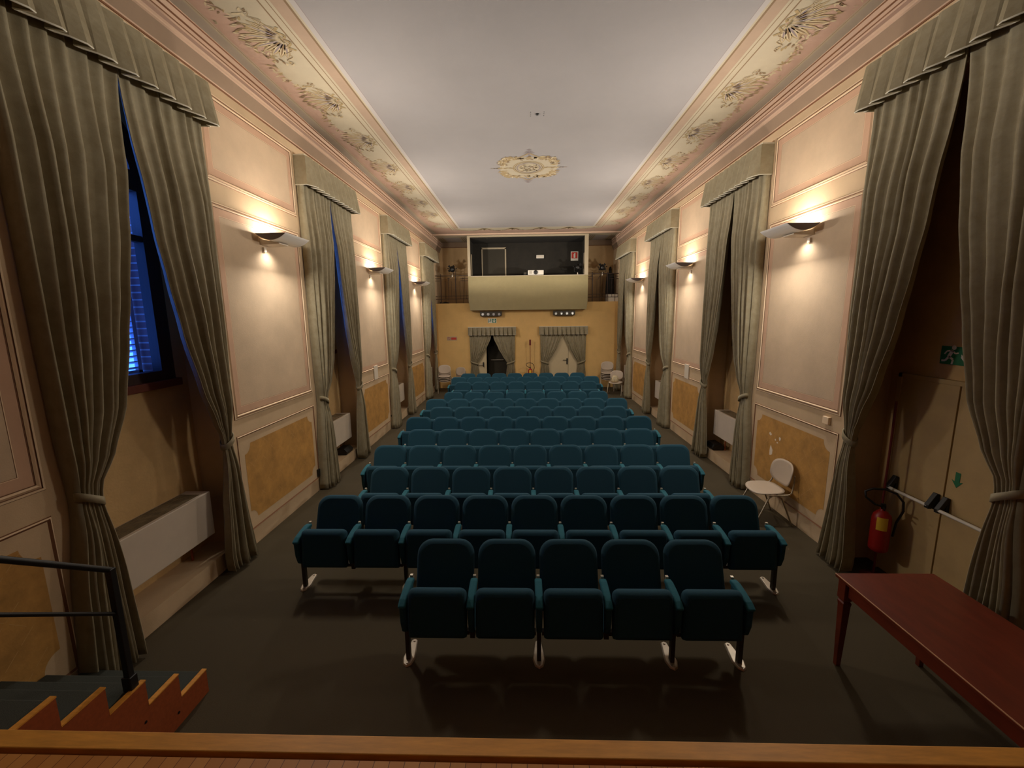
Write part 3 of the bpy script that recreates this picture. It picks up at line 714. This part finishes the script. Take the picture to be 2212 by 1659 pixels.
for ri, (Y, x0, n) in enumerate(ROWS):
    for k in range(n):
        key = (k % 2 == 0, k == n-1); p = protos[key]
        if key in used: o = dup(p)
        else: o = p; used.add(key)
        o.location = (x0+k*PITCH, Y, 0)
        pos = 'rightmost' if k == n-1 else ('middle seat' if (n == 5 and k == 2) else NTH[k])
        tag(o, 'teal upholstered tip-up cinema seat, %s in %s' % (pos, RN[ri]), 'cinema seat', 'teal cinema seats in %s' % RN[ri])

# ================================================================== stacking chairs
def chair_proto():
    root = empty('stacking_chair')
    m = MB(); vs = []; NX, NY_ = 12, 12
    def shell(m, P, th=.012):
        vs = []; n = 28; rings = 6
        for sidez in (0, 1):
            for rr in range(rings+1):
                for k in range(n):
                    a = 2*PI*k/n; q = rr/rings; ca, sa = math.cos(a), math.sin(a)
                    ex = math.copysign(abs(ca)**.7, ca)*q; ey = math.copysign(abs(sa)**.7, sa)*q
                    vs.append(P(ex, ey, sidez*th))
        fs = []
        N = (rings+1)*n
        for sd in (0, 1):
            for rr in range(rings):
                for k in range(n): fs.append((sd*N+rr*n+k, sd*N+rr*n+(k+1) % n, sd*N+(rr+1)*n+(k+1) % n, sd*N+(rr+1)*n+k))
        for k in range(n): fs.append((rings*n+k, rings*n+(k+1) % n, N+rings*n+(k+1) % n, N+rings*n+k))
        m.add(vs, fs, 0, True)
    shell(m, lambda x, y, t: (x*.235, y*.21-.03, .445+.014*x*x+(.02*y*y if y > 0 else -.018*y*y)-t)); m.build('seat', M['chairshell'], root)
    m = MB(); shell(m, lambda x, y, t: (x*.235, .215-.045*x*x+.03*y+t, .675+y*.165)); m.build('backrest', M['chairshell'], root)
    for s in (-1, 1):
        m = MB(); m.tube([(s*.235, -.06, .425), (s*.24, -.10, .40), (s*.25, -.27, .0)], .011, 8); m.build('leg', M['chairframe'], root)
        m = MB(); m.tube([(s*.235, .02, .425), (s*.24, .07, .40), (s*.25, .235, .0)], .011, 8); m.build('leg', M['chairframe'], root)
        m = MB(); m.tube([(s*.235, -.12, .432), (s*.237, .0, .43), (s*.237, .17, .44), (s*.236, .20, .47), (s*.225, .225, .60), (s*.215, .23, .70)], .010, 8); m.build('side_rail', M['chairframe'], root)
    m = MB()
    for yy in (-.06, .03): m.tube([(-.235, yy, .425), (.235, yy, .425)], .010, 8)
    m.build('cross_bar', M['chairframe'], root)
    return root
ch = chair_proto(); ch.location = (3.375, 5.68, 0); ch.rotation_euler = (0, 0, -PI/2)
tag(ch, 'beige plastic chair alone against the right wall by the second seat row', 'chair', 'grey-beige stacking chairs')
c2 = dup(ch, (3.30, 15.18, 0), math.radians(-22)); tag(c2, 'beige stacking chair holding a cream bag beside the right-hand stack', 'chair', 'grey-beige stacking chairs')
def stack(x, y, rz, n, where):
    for k in range(n):
        c_ = dup(ch, (x+math.sin(rz)*.012*k, y-.018*k*math.cos(rz), .062*k), rz)
        pos = 'topmost' if k == n-1 else ('lowest' if k == 0 else '%s from the bottom' % ORD[k])
        tag(c_, 'beige stacking chair, %s of the stack %s' % (pos, where), 'chair', 'chairs of the stack %s' % where)
stack(-3.05, 15.86, math.radians(8), 4, 'in the far left corner')
stack(-2.58, 16.12, math.radians(-30), 2, 'right of the far left corner')
stack(3.16, 16.05, math.radians(-8), 5, 'in the far right corner')
root = empty('shopping_bag', (3.26, 15.14, .458)); tag(root, 'cream cloth bag slumped on the chair in the far right corner', 'bag')
m = MB(); r = random.Random(4); ring_ = []
for j, (z, a, b) in enumerate(((0, .12, .07), (.04, .135, .085), (.12, .12, .075), (.19, .095, .05), (.235, .05, .03))):
    for k in range(20): t = 2*PI*k/20; q = 1+.12*math.sin(5*t+j)+.06*r.random(); ring_.append((a*q*math.cos(t), b*q*math.sin(t), z))
m.add(ring_, [(j*20+k, j*20+(k+1) % 20, (j+1)*20+(k+1) % 20, (j+1)*20+k) for j in range(4) for k in range(20)]+[tuple(range(20))[::-1], tuple(range(80, 100))], 0, True); m.build('body', M['bag'], root)
m = MB(); m.tube([(-.03, -.05, .20), (-.05, -.075, .16), (-.02, -.09, .08)], .008, 6); m.tube([(.03, -.05, .20), (.05, -.075, .16), (.07, -.09, .08)], .008, 6); m.build('handles', M['curtedge'], root)

# ================================================================== table
root = empty('wooden_table', (2.88, 2.38, 0)); tag(root, 'red mahogany table standing between the stage and the right-wall exit', 'table')
hx, hy = .385, .80
m = MB(); m.box(-hx, hx, -hy, hy, .758, .785); m.build('tabletop', M['table'], root, bevel=.005)
m = MB(); m.box(-hx-.001, -hx+.004, -hy, hy, .779, .7865); o = m.build('pale_edge', M['tableedge'], root, bevel=.001); o['label'] = 'pale edge'  # thin paler strip along one long edge of the top
m = MB()
for s in (-1, 1): m.box(s*(hx-.05)-.01, s*(hx-.05)+.01, -hy+.10, hy-.10, .64, .757); m.box(-hx+.09, hx-.09, s*(hy-.05)-.01, s*(hy-.05)+.01, .64, .757)
m.build('apron', M['table'], root, bevel=.003)
for sx in (-1, 1):
    for sy in (-1, 1):
        m = MB(); cx_, cy_ = sx*(hx-.055), sy*(hy-.055); pr = [(.037, .757), (.037, .60), (.026, .585), (.034, .57), (.030, .54), (.018, .02), (.018, 0)]
        vs = [(cx_+a*p, cy_+b*p, z) for p, z in pr for a, b in ((-1, -1), (1, -1), (1, 1), (-1, 1))]
        fs = [(4*i+j, 4*i+(j+1) % 4, 4*i+4+(j+1) % 4, 4*i+4+j) for i in range(len(pr)-1) for j in range(4)]+[(0, 1, 2, 3), (24, 27, 26, 25)]
        m.add(vs, fs); m.build('leg', M['table'], root, bevel=.003)

# ================================================================== stairs and handrail
root = empty('stage_steps', (-2.97, 2.0, 0)); tag(root, 'carpeted wooden steps with red stringer leading up to the stage', 'steps')
ox, oy = -2.97, 2.0; X0, X1 = XL+.02, -2.48
for k in range(5):
    m = MB(); yf = 2.79-.235*k; m.box(X0-ox, X1-.028-ox, (1.54 if k == 4 else yf-.30)-oy, yf-oy, .18*k+.001, .18*(k+1)); m.build('step', M['stepcarpet'], root, bevel=.008)
m = MB(); pts = [(1.54-oy, 0)]
for k in range(5): yf = 2.795-.235*k; pts += [(yf-oy, .18*k), (yf-oy, .18*(k+1)+.006)]
pts += [(1.54-oy, .906)]
m.prism(pts, .028, 'x', X1-.028-ox); m.build('stringer', M['redwood'], root)
for k in range(5):
    m = MB(); yf = 2.795-.235*k; m.box(X1-.032-ox, X1+.003-ox, (yf-.237 if k < 4 else 1.54)-oy, yf+.003-oy, .18*(k+1)+.006, .18*(k+1)+.014); m.build('edge_strip', M['nosing'], root)
m = MB()
for k in range(4): m.tube([(X1-ox-.002, 2.52-.235*k-oy, .18*k+.10), (X1-ox+.004, 2.52-.235*k-oy, .18*k+.10)], .009, 8)
m.build('screws', M['black'], root)
root = empty('handrail', (-2.52, 2.27, .54)); tag(root, 'black metal handrail standing on the stage steps', 'handrail')
m = MB(); m.box(-.019, .019, -.019, .019, .05, .84); m.box(-.03, .03, -.026, .026, .0, .10); m.build('post', M['black'], root, bevel=.004)
sl = .18/.235
for nm, z, r_ in (('top_rail', .83, .017), ('middle_rail', .535, .011)):
    m = MB(); m.tube([(0, 0, z), (0, -.45, z+.45*sl), (0, -.95, z+.95*sl)], r_, 8) ; m.build(nm, M['black'], root)
m = MB(); m.box(-.019, .019, -.97, -.932, .55, .83+.95*sl); m.build('upper_post', M['black'], root, bevel=.003)

# ================================================================== right exit door
XD = XR+ND; root = empty('exit_door', (XD, 3.90, 0)); tag(root, 'double tan exit door with push bars behind the nearest right curtains', 'door')
for s, nm in ((1, 'door_leaf'), (-1, 'door_leaf')):
    m = MB(); m.box(-.045, -.005, *sorted((s*.008, s*.60)), .01, 2.18); lf = m.build(nm, M['greydoor'], root, bevel=.003)
    m = MB()
    m.tube([(-.13, s*.03+(.02 if s > 0 else -.03), 1.0), (-.13, s*.50, 1.0)], .016, 10); m.build('push_bar', M['signwhite'], lf)
    for q in (.05, .50):
        m = MB(); m.prism([(-.045, 1.12), (-.075, 1.13), (-.145, 1.01), (-.145, .975), (-.11, .975), (-.075, 1.05), (-.07, .96), (-.045, .96)], .045, 'y', s*q-.022); m.build('bar_bracket', M['black'], lf, bevel=.004)
m = MB()
for s in (-1, 1): m.box(-.055, 0, *sorted((s*.60, s*.64)), 0, 2.22)
m.box(-.055, 0, -.64, .64, 2.18, 2.22); m.build('door_frame', M['greydoor'], root)
m = MB(); Y0, Z0 = -.10, 1.30; X_ = -.047
m.add([(X_, Y0+a, Z0+b) for a, b in ((-.022, .09), (.022, .09), (.022, 0), (.05, .01), (0, -.055), (-.05, .01), (-.022, 0))], [(0, 1, 2, 3, 4, 5, 6)]); m.build('arrow_sticker', M['green'], root, solid=.002)
# exit sign
def man(m, cx_, cz_, s, put, mi=0):
    k = 14; m.add([put(cx_+.045*s*1.0+.03*s*math.cos(2*PI*i/k), cz_+.125*s+.03*s*math.sin(2*PI*i/k)) for i in range(k)], [tuple(range(k))], mi)
    def limb(p, q, w_):
        dx, dz = q[0]-p[0], q[1]-p[1]; l = math.hypot(dx, dz); nx, nz = -dz/l*w_/2, dx/l*w_/2
        m.add([put(cx_+s*(a+sx*nx), cz_+s*(b+sx*nz)) for a, b, sx in ((p[0], p[1], 1), (q[0], q[1], 1), (q[0], q[1], -1), (p[0], p[1], -1))], [(0, 1, 2, 3)], mi)
    for p, q, w_ in (((.03, .09), (-.01, .0), .045), ((-.01, .005), (.05, -.03), .028), ((.05, -.03), (.04, -.09), .025), ((-.01, .0), (-.05, -.05), .028), ((-.05, -.05), (-.10, -.055), .024),
                     ((.03, .085), (.07, .05), .02), ((.07, .05), (.11, .06), .018), ((.02, .085), (-.04, .075), .02), ((-.04, .075), (-.07, .035), .018)): limb(p, q, w_)
def arrow_down(m, cx_, cz_, s, put, mi=0):
    m.add([put(cx_+s*a, cz_+s*b) for a, b in ((-.022, .09), (.022, .09), (.022, -.01), (.06, .025), (.06, -.02), (0, -.085), (-.06, -.02), (-.06, .025), (-.022, -.01))], [(0, 1, 2, 3, 4, 5, 6, 7, 8)], mi)
root = empty('exit_sign', (XD, 4.00, 2.445)); tag(root, 'green running-man exit sign above the right-wall exit door', 'sign')
m = MB(); m.box(-.012, -.001, -.17, .17, -.085, .085); m.build('board', M['green'], root, bevel=.003)
put = lambda a, b: (-.0135, -a, b)
m = MB(); man(m, -.08, -.015, .72, put); arrow_down(m, .07, 0, .72, put)
m.build('pictogram', M['signwhite'], root, fix=False)
# extinguisher on stand
def extinguisher(loc, rz, label, s=1.0, pole=1.95, plate=False):
    root = empty('fire_extinguisher', loc, rz); tag(root, label, 'fire extinguisher')
    m = MB(); m.tube([(0, .08, .02), (0, .08, pole)], .011, 8); m.lathe([(.12, 0), (.12, .015), (.02, .03)], (0, .06, 0), 16); m.build('stand', M['darkred'], root)
    m = MB(); m.lathe([(.06, .34), (.082, .36), (.085, .40), (.085, .70), (.075, .75), (.04, .79), (.025, .80), (.025, .83)], n=20); m.build('cylinder', M['red'], root)
    m = MB(); m.box(-.02, .02, -.03, .03, .82, .86); m.tube([(0, .02, .86), (0, -.11, .90)], .009, 6); m.tube([(0, .02, .845), (0, -.10, .835)], .008, 6); m.build('valve', M['black'], root)
    m = MB(); m.tube([(0, -.02, .84), (-.07, -.04, .86), (-.15, -.04, .92), (-.16, -.03, .98), (-.10, -.02, 1.02), (0, -.01, 1.03), (.09, 0, 1.0), (.15, .01, .92), (.16, .02, .82), (.12, .03, .68), (.105, .03, .52)], .011, 8); m.build('hose', M['black'], root)
    m = MB(); n = 8; vs = []
    for z in (.60, .74):
        for k in range(n+1): a = -PI/2-.55+1.1*k/n; vs.append((.0865*math.cos(a), .0865*math.sin(a), z))
    m.add(vs, [(k, k+1, n+2+k, n+1+k) for k in range(n)], 0, True); m.build('label_sticker', M['yellow'], root, fix=False)
    if plate: m = MB(); m.box(-.035, .035, .065, .075, pole-.22, pole); m.build('sign_plate', M['darkred'], root)
    return root
extinguisher((3.76, 4.27, 0), math.radians(-35), 'red fire extinguisher with yellow label on a stand behind the nearest right curtain')
extinguisher((.23, 16.52, 0), 0, 'red extinguisher stand with tall pole between the two end-wall doorways', pole=1.93, plate=True)

# ================================================================== end wall
for (a, b), nm in ((D1, 'door_1'), (D2, 'door_2')):
    root = struct(empty(nm, ((a+b)/2, YB+.05, 0))); hw = (b-a)/2
    m = MB()
    for s in (-1, 1): m.box(*sorted((s*hw, s*(hw-.04))), -.05, .05, 0, DH)
    m.box(-hw, hw, -.05, .05, DH-.04, DH); m.build('door_frame', M['door'], root)
    m = MB()
    if nm == 'door_1':
        m.box(-hw+.04, -.235, -.03, .01, 0, DH-.04); lf = m.build('door_leaf', M['door'], root, bevel=.003)
        m = MB(); m.tube([(-.60, -.09, .95), (-.38, -.09, .95)], .014, 8); m.build('push_bar', M['alu'], lf)
        for q, h in ((-.60, .04), (-.36, .09)): m = MB(); m.box(q-.02, q+.02, -.11, -.03, .95-h, .95+h); m.build('bar_bracket', M['black'], lf, bevel=.004)
        m = MB(); m.box(-.215, hw-.04, .50, .54, 0, DH-.1); lf = m.build('door_leaf', M['darkdoor'], root); lf['label'] = 'dark inner door leaf'
        m = MB(); m.tube([(-.10, .43, 1.08), (.42, .43, 1.08)], .014, 8); m.build('push_bar', M['alu'], lf)
    else:
        for s0, s1 in ((-hw+.04, .205), (.215, hw-.04)): m = MB(); m.box(s0, s1, -.03, .01, 0, DH-.04); lf = m.build('door_leaf', M['door'], root, bevel=.003)
        m = MB(); m.box(.14, .19, -.05, -.03, .93, 1.17); m.tube([(.165, -.07, 1.10), (.0, -.075, 1.10)], .012, 8); m.tube([(.165, -.03, 1.10), (.165, -.075, 1.10)], .012, 8); m.build('door_handle', M['black'], root, bevel=.004)
root = empty('exit_sign', (-1.255, YB, 2.68)); tag(root, 'small green and white exit sign over the dark end-wall doorway', 'sign')
m = MB(); m.box(-.17, .17, -.012, -.001, -.09, .09); m.build('board', M['signwhite'], root)
putb = lambda a, b: (a, -.0155, b)
m = MB(); m.box(.0, .155, -.015, -.012, -.075, .075); m.box(-.155, -.135, -.015, -.012, -.075, .075); m.build('green_field', M['green'], root)
m = MB(); arrow_down(m, .078, .0, .85, lambda a, b: (a, -.0165, b)); m.build('arrow', M['signwhite'], root, fix=False)
m = MB(); man(m, -.075, -.01, .6, putb); m.build('pictogram', M['green'], root, fix=False)
root = empty('no_smoking_sign', (-2.87, YB, 1.995)); tag(root, 'small red and white no smoking sign on the orange end wall', 'sign')
m = MB(); m.box(-.20, .20, -.006, -.001, -.075, .075); m.build('board', M['boothtrim'], root)
m = MB(); m.tube([(-.12+.055*math.cos(2*PI*k/20), -.009, .055*math.sin(2*PI*k/20)) for k in range(20)], .006, 6, closed=True); m.tube([(-.158, -.009, .038), (-.082, -.009, -.038)], .005, 6); m.build('prohibition_ring', M['redsign'], root)
m = MB(); m.box(-.03, .18, -.009, -.006, -.045, .045); m.build('text_strip', M['redsign'], root)
# lamp bars under the booth
for x, lab in ((-1.285, 'left'), (1.555, 'right')):
    root = empty('spotlight_bar', (x, YB-.12, 3.06)); tag(root, 'black bar of four small spotlights under the %s end of the booth' % lab, 'spotlight bar', 'four-lamp bars under the booth')
    m = MB(); m.prism([(-.42, -.19), (-.39, -.21), (.39, -.21), (.42, -.19), (.43, -.02), (-.43, -.02)], .09, 'y', -.05); m.build('housing', M['steel'], root, bevel=.008)
    for k in range(4):
        m = MB(); m.lathe([(.0, .0), (.03, .012), (.05, .03), (.052, .035)], n=14); m.xf(lambda v: Vector((v.x, -v.z, v.y))); m.xf(lambda v: v+Vector((-.32+k*.213, -.035, -.13))); m.build('reflector', M['lens'], root)
        m = MB(); m.lathe([(0, -.012), (.012, 0), (0, .012)], (-.32+k*.213, -.07, -.145), 8); m.build('bulb', M['bulb'] if lab == 'right' else M['lens'], root)
    m = MB(); m.box(-.3, -.26, .0, .12, -.08, -.04); m.box(.26, .3, .0, .12, -.08, -.04); m.build('bracket', M['steel'], root)
# ================================================================== projection booth
BY = 16.42; BX0, BX1 = -2.12, 2.43
root = empty('projection_booth', ((BX0+BX1)/2, BY, 3.08)); tag(root, 'beige boarded projection booth with dark interior projecting from the mezzanine', 'booth')
ox, oz = (BX0+BX1)/2, 3.08
bx = lambda m, x0, x1, y0, y1, z0, z1, mi=0: m.box(x0-ox, x1-ox, y0-BY, y1-BY, z0-oz, z1-oz, mi)
m = MB(); m.prism([(BX0-ox, .35), (BX0-ox+.06, 0), (BX1-ox-.04, 0), (BX1-ox, .35), (BX1-ox, 1.28), (BX0-ox, 1.28)], .06, 'y', 0); m.build('front_panel', M['booth'], root, bevel=.004)
m = MB()
bx(m, BX0+.05, BX1-.05, BY+.06, YB-.002, 3.08, 3.12); m.build('underside', M['booth'], root)
m = MB(); bx(m, BX0, BX0+.10, BY, BY+.08, 4.36, ZC-.06); m.build('frame_post', M['boothtrim'], root)
m = MB(); bx(m, BX1-.14, BX1, BY, BY+.08, 4.36, ZC-.06); m.build('frame_post', M['boothtrim'], root)
m = MB(); bx(m, BX0, BX1, BY-.01, BY+.08, ZC-.06, ZC-.005); m.build('frame_head', M['boothtrim'], root)
m = MB(); bx(m, BX0+.10, BX1-.14, BY-.015, BY+.20, 4.345, 4.37); m.build('sill', M['boothtrim'], root)
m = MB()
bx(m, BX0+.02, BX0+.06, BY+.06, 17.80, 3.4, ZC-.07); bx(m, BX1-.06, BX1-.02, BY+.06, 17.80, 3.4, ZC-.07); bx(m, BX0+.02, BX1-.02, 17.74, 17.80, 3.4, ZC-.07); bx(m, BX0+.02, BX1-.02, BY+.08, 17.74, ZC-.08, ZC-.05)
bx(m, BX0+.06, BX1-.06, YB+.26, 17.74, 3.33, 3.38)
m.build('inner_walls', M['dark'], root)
m = MB()
for a, b, c_, d in ((-1.71, -1.67, 3.4, 5.58), (-.76, -.71, 3.4, 5.58), (-1.71, -.71, 5.54, 5.60)): bx(m, a, b, 17.70, 17.74, c_, d)
dr = m.build('door_frame', M['boothtrim'], root)
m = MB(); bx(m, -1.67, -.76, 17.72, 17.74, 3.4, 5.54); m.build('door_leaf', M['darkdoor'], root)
for xx in (BX0+.065, BX1-.085): m = MB(); bx(m, xx, xx+.02, 16.95, 17.15, 3.9, 5.25); m.build('side_casing', M['boothtrim'], root)
def small(name, loc, label, cat): o = empty(name, loc); return tag(o, label, cat)
root = small('emergency_lamp', (.67, 17.735, 5.215), 'white emergency lamp on the dark booth wall above the projector', 'emergency lamp')
m = MB(); m.box(-.155, .155, -.06, 0, -.065, .065); m.build('housing', M['signwhite'], root, bevel=.012)
m = MB(); m.box(-.125, .125, -.066, -.06, -.035, .035); m.build('diffuser', M['paper'], root)
root = small('extinguisher_sign', (2.06, 17.735, 5.22), 'red extinguisher sign with white strip inside the projection booth', 'sign')
m = MB(); m.box(-.15, .15, -.012, 0, -.18, .18); m.build('board', M['signwhite'], root)
m = MB(); m.box(-.12, .12, -.016, -.012, -.09, .15); m.build('red_field', M['redsign'], root)
m = MB(); m.box(-.035, .035, -.02, -.016, -.07, .08); m.box(-.015, .04, -.02, -.016, .08, .115); m.build('pictogram', M['signwhite'], root)
root = small('projector', (.46, BY+.32, 4.37), 'white video projector with dark lens on the sill of the booth', 'projector')
m = MB(); m.box(-.30, .30, -.20, .22, .025, .20); m.build('body', M['signwhite'], root, bevel=.015)
m = MB(); m.lathe([(.075, 0), (.08, .02), (.06, .03), (.0, .03)], n=18); m.xf(lambda v: Vector((v.x, -v.z-.20, v.y+.115))); m.build('lens', M['black'], root)
m = MB()
for k in range(5): m.box(-.25, -.14, -.206, -.20, .06+k*.024, .07+k*.024)
m.build('vent', M['dust'], root)
for sx in (-.22, .22):
    m = MB(); m.lathe([(.02, 0), (.02, .03)], (sx, -.1, 0), 10); m.build('foot', M['black'], root)
# shelf that carries them
m = MB(); m.box(BX0+.10, BX1-.14, BY+.20, BY+.72, 4.33, 4.368); o = m.build('booth_shelf', M['blackmatte']); tag(o, 'dark shelf behind the booth sill carrying the projector', 'shelf')
root = small('video_camera', (.06, BY+.30, 4.37), 'small black camera left of the projector on the booth sill', 'camera')
m = MB(); m.box(-.06, .07, -.10, .10, .02, .15); m.build('body', M['black'], root, bevel=.012)
m = MB(); m.lathe([(.045, 0), (.045, .06), (.03, .06), (0, .05)], n=14); m.xf(lambda v: Vector((v.x, -v.z-.10, v.y+.085))); m.build('lens', M['steel'], root)
m = MB(); m.lathe([(.05, 0), (.03, .02)], n=12); m.build('foot', M['black'], root)
def spotlight(loc, rz, label, clampz, col='black'):
    root = empty('stage_spotlight', loc, rz); tag(root, label, 'spotlight')
    m = MB(); m.lathe([(.09, -.14), (.10, -.10), (.105, .06), (.08, .13), (.03, .15)], n=18); m.xf(tilt(1.9, (0, 0))); m.xf(lambda v: v+Vector((0, 0, clampz+.24))); m.build('lamp_body', M['black'], root)
    m = MB(); m.tube([(-.13, 0, clampz+.26), (-.13, 0, clampz+.08), (0, 0, clampz+.05), (.13, 0, clampz+.08), (.13, 0, clampz+.26)], .009, 6); m.build('yoke', M['black'], root)
    for s in (-1, 1): m = MB(); m.lathe([(0, -.02), (.028, -.01), (.028, .01), (0, .02)], (s*.16, 0, clampz+.26), 10); m.build('knob', M['black'], root)
    for a in range(4):
        m = MB(); q = a*PI/2+.78; m.add([(math.cos(q-.35)*.08, -.13, clampz+.24+math.sin(q-.35)*.08), (math.cos(q+.35)*.08, -.13, clampz+.24+math.sin(q+.35)*.08), (math.cos(q+.3)*.16, -.20, clampz+.24+math.sin(q+.3)*.16), (math.cos(q-.3)*.16, -.20, clampz+.24+math.sin(q-.3)*.16)], [(0, 1, 2, 3)]); m.build('barn_door', M['black'], root, fix=False, solid=.004)
    m = MB(); m.tube([(0, 0, clampz+.05), (0, 0, clampz-.03)], .014, 8); m.box(-.02, .02, -.03, .03, clampz-.06, clampz); m.build('clamp', M['alu'], root)
    m = MB(); m.tube([(0, .10, clampz+.2), (.04, .08, clampz+.05), (-.03, .0, clampz-.02), (-.12, -.03, clampz-.12), (-.16, -.03, clampz-.2)], .008, 6); m.build('cable', M['black'], root)
    return root
spotlight((-2.78, YB+.06, 4.44), 0, 'black stage spotlight clamped to the left mezzanine railing', 0)
spotlight((3.03, YB+.06, 4.42), math.radians(-12), 'black stage spotlight clamped to the right mezzanine railing', 0)
s3 = spotlight((2.08, BY+.40, 4.475), 0, 'small dark spotlight standing in the right corner of the booth', -.03)
# railings
def railing(x0, x1, label):
    y = YB+.06; root = empty('mezzanine_railing', ((x0+x1)/2, y, 3.37)); tag(root, label, 'railing', 'iron mezzanine railings'); ox = (x0+x1)/2
    m = MB(); m.box(x0-ox, x1-ox, -.02, .02, 1.045, 1.07); m.build('top_rail', M['iron'], root)
    for z in (.28, .16): m = MB(); m.box(x0-ox, x1-ox, -.008, .008, z, z+.016); m.build('bottom_rail', M['iron'], root)
    n = int((x1-x0)/.56)+1
    for k in range(n+1):
        xx = x0+.22+k*.575-ox
        if xx > x1-ox: break
        m = MB(); m.box(xx-.013, xx+.013, -.013, .013, 0, 1.12); m.build('post', M['iron'], root)
        for q in (.17, .29, .41):
            if xx+q > x1-ox-.01: continue
            m = MB(); top = .86 if q != .29 else .94
            m.tube([(xx+q, 0, .0 if q == .29 else .16), (xx+q, 0, top)], .007, 6)
            if q == .29: m.lathe([(0, -.03), (.028, 0), (0, .03)], (xx+q, 0, .96), 10)
            m.build('bar', M['iron'], root)
    m = MB(); m.box(x0-ox, x0-ox+.24, -.006, .006, .86, .875); m.box(x0-ox, x0-ox+.24, -.006, .006, .95, .965); m.box(x1-ox-.34, x1-ox, -.006, .006, .95, .965); m.box(x1-ox-.34, x1-ox, -.006, .006, .86, .875); m.build('scroll_bar', M['iron'], root)
railing(XL+.01, BX0-.01, 'brown iron railing on the mezzanine, left of the booth')
railing(BX1+.01, XR-.01, 'brown iron railing on the mezzanine, right of the booth')
# dark covered object, crate, clutter on the mezzanine
root = small('covered_stand', (3.42, 17.23, 3.32), 'tall dark draped stand behind the right mezzanine railing', 'stand')
m = MB(); r = random.Random(9); vs = []; P_ = ((0, .17, .16), (.5, .17, .15), (.8, .15, .13), (1.05, .13, .11), (1.16, .12, .1), (1.18, .05, .05), (1.30, .055, .05), (1.40, .03, .03))
for j, (z, a, b) in enumerate(P_):
    for k in range(22): t = 2*PI*k/22; q = 1+.10*math.sin(6*t+j*.3)+.05*r.random(); vs.append((a*q*math.cos(t), b*q*math.sin(t), z))
m.add(vs, [(j*22+k, j*22+(k+1) % 22, (j+1)*22+(k+1) % 22, (j+1)*22+k) for j in range(len(P_)-1) for k in range(22)]+[tuple(range(22))[::-1], tuple(range(154, 176))], 0, True); m.build('dark_cover', M['blackmatte'], root)
m = MB(); m.box(-.23, .21, -.10, .10, 0, .33); o = m.build('cardboard_box', M['paper'], bevel=.004); o.location = (3.45, 16.93, 3.32); tag(o, 'pale box behind the right mezzanine railing, below the dark stand', 'box')
m = MB(); m.prism([(-.17, 0), (.17, 0), (.16, .10), (.05, .13), (-.05, .09), (-.16, .12)], .2, 'y', -.1); o = m.build('dark_bundle', M['blackmatte'], bevel=.01); o.location = (-3.2, 17.15, 3.32); tag(o, 'low dark bundle on the mezzanine floor at the far left', 'bundle')

# ================================================================== small wall things
def wallbox(F, s, z, w_, h, d, name, label, cat, mt, group=None):
    b = F(s, 0, z); m = MB(); sg = 1 if F is FL else -1; m.box(*sorted((sg*.0005, sg*d)), -w_/2, w_/2, -h/2, h/2); o = m.build(name, mt, bevel=min(.004, d*.3)); o.location = b; return tag(o, label, cat, group)
root = wallbox(FR, 5.06, 1.57, .10, .09, .035, 'light_switch', 'small square switch box on the right wall above the dado', 'switch', M['mlight'])
wallbox(FL, 6.64, .31, .10, .12, .03, 'wall_socket', 'black socket low on the left wall beside the second window curtain', 'socket', M['black'])
wallbox(FL, 10.58, .31, .10, .12, .03, 'wall_socket', 'black socket low on the left wall beside the third window curtain', 'socket', M['black'])
for F, s, z, lab in ((FL, 9.62, 1.60, 'white paper notice taped to the left wall moulding'), (FR, 9.50, 1.58, 'white paper notice taped to the right wall moulding')):
    o = wallbox(F, s, z, .24, .32, .024, 'paper_notice', lab, 'notice', M['paper'], 'paper notices')
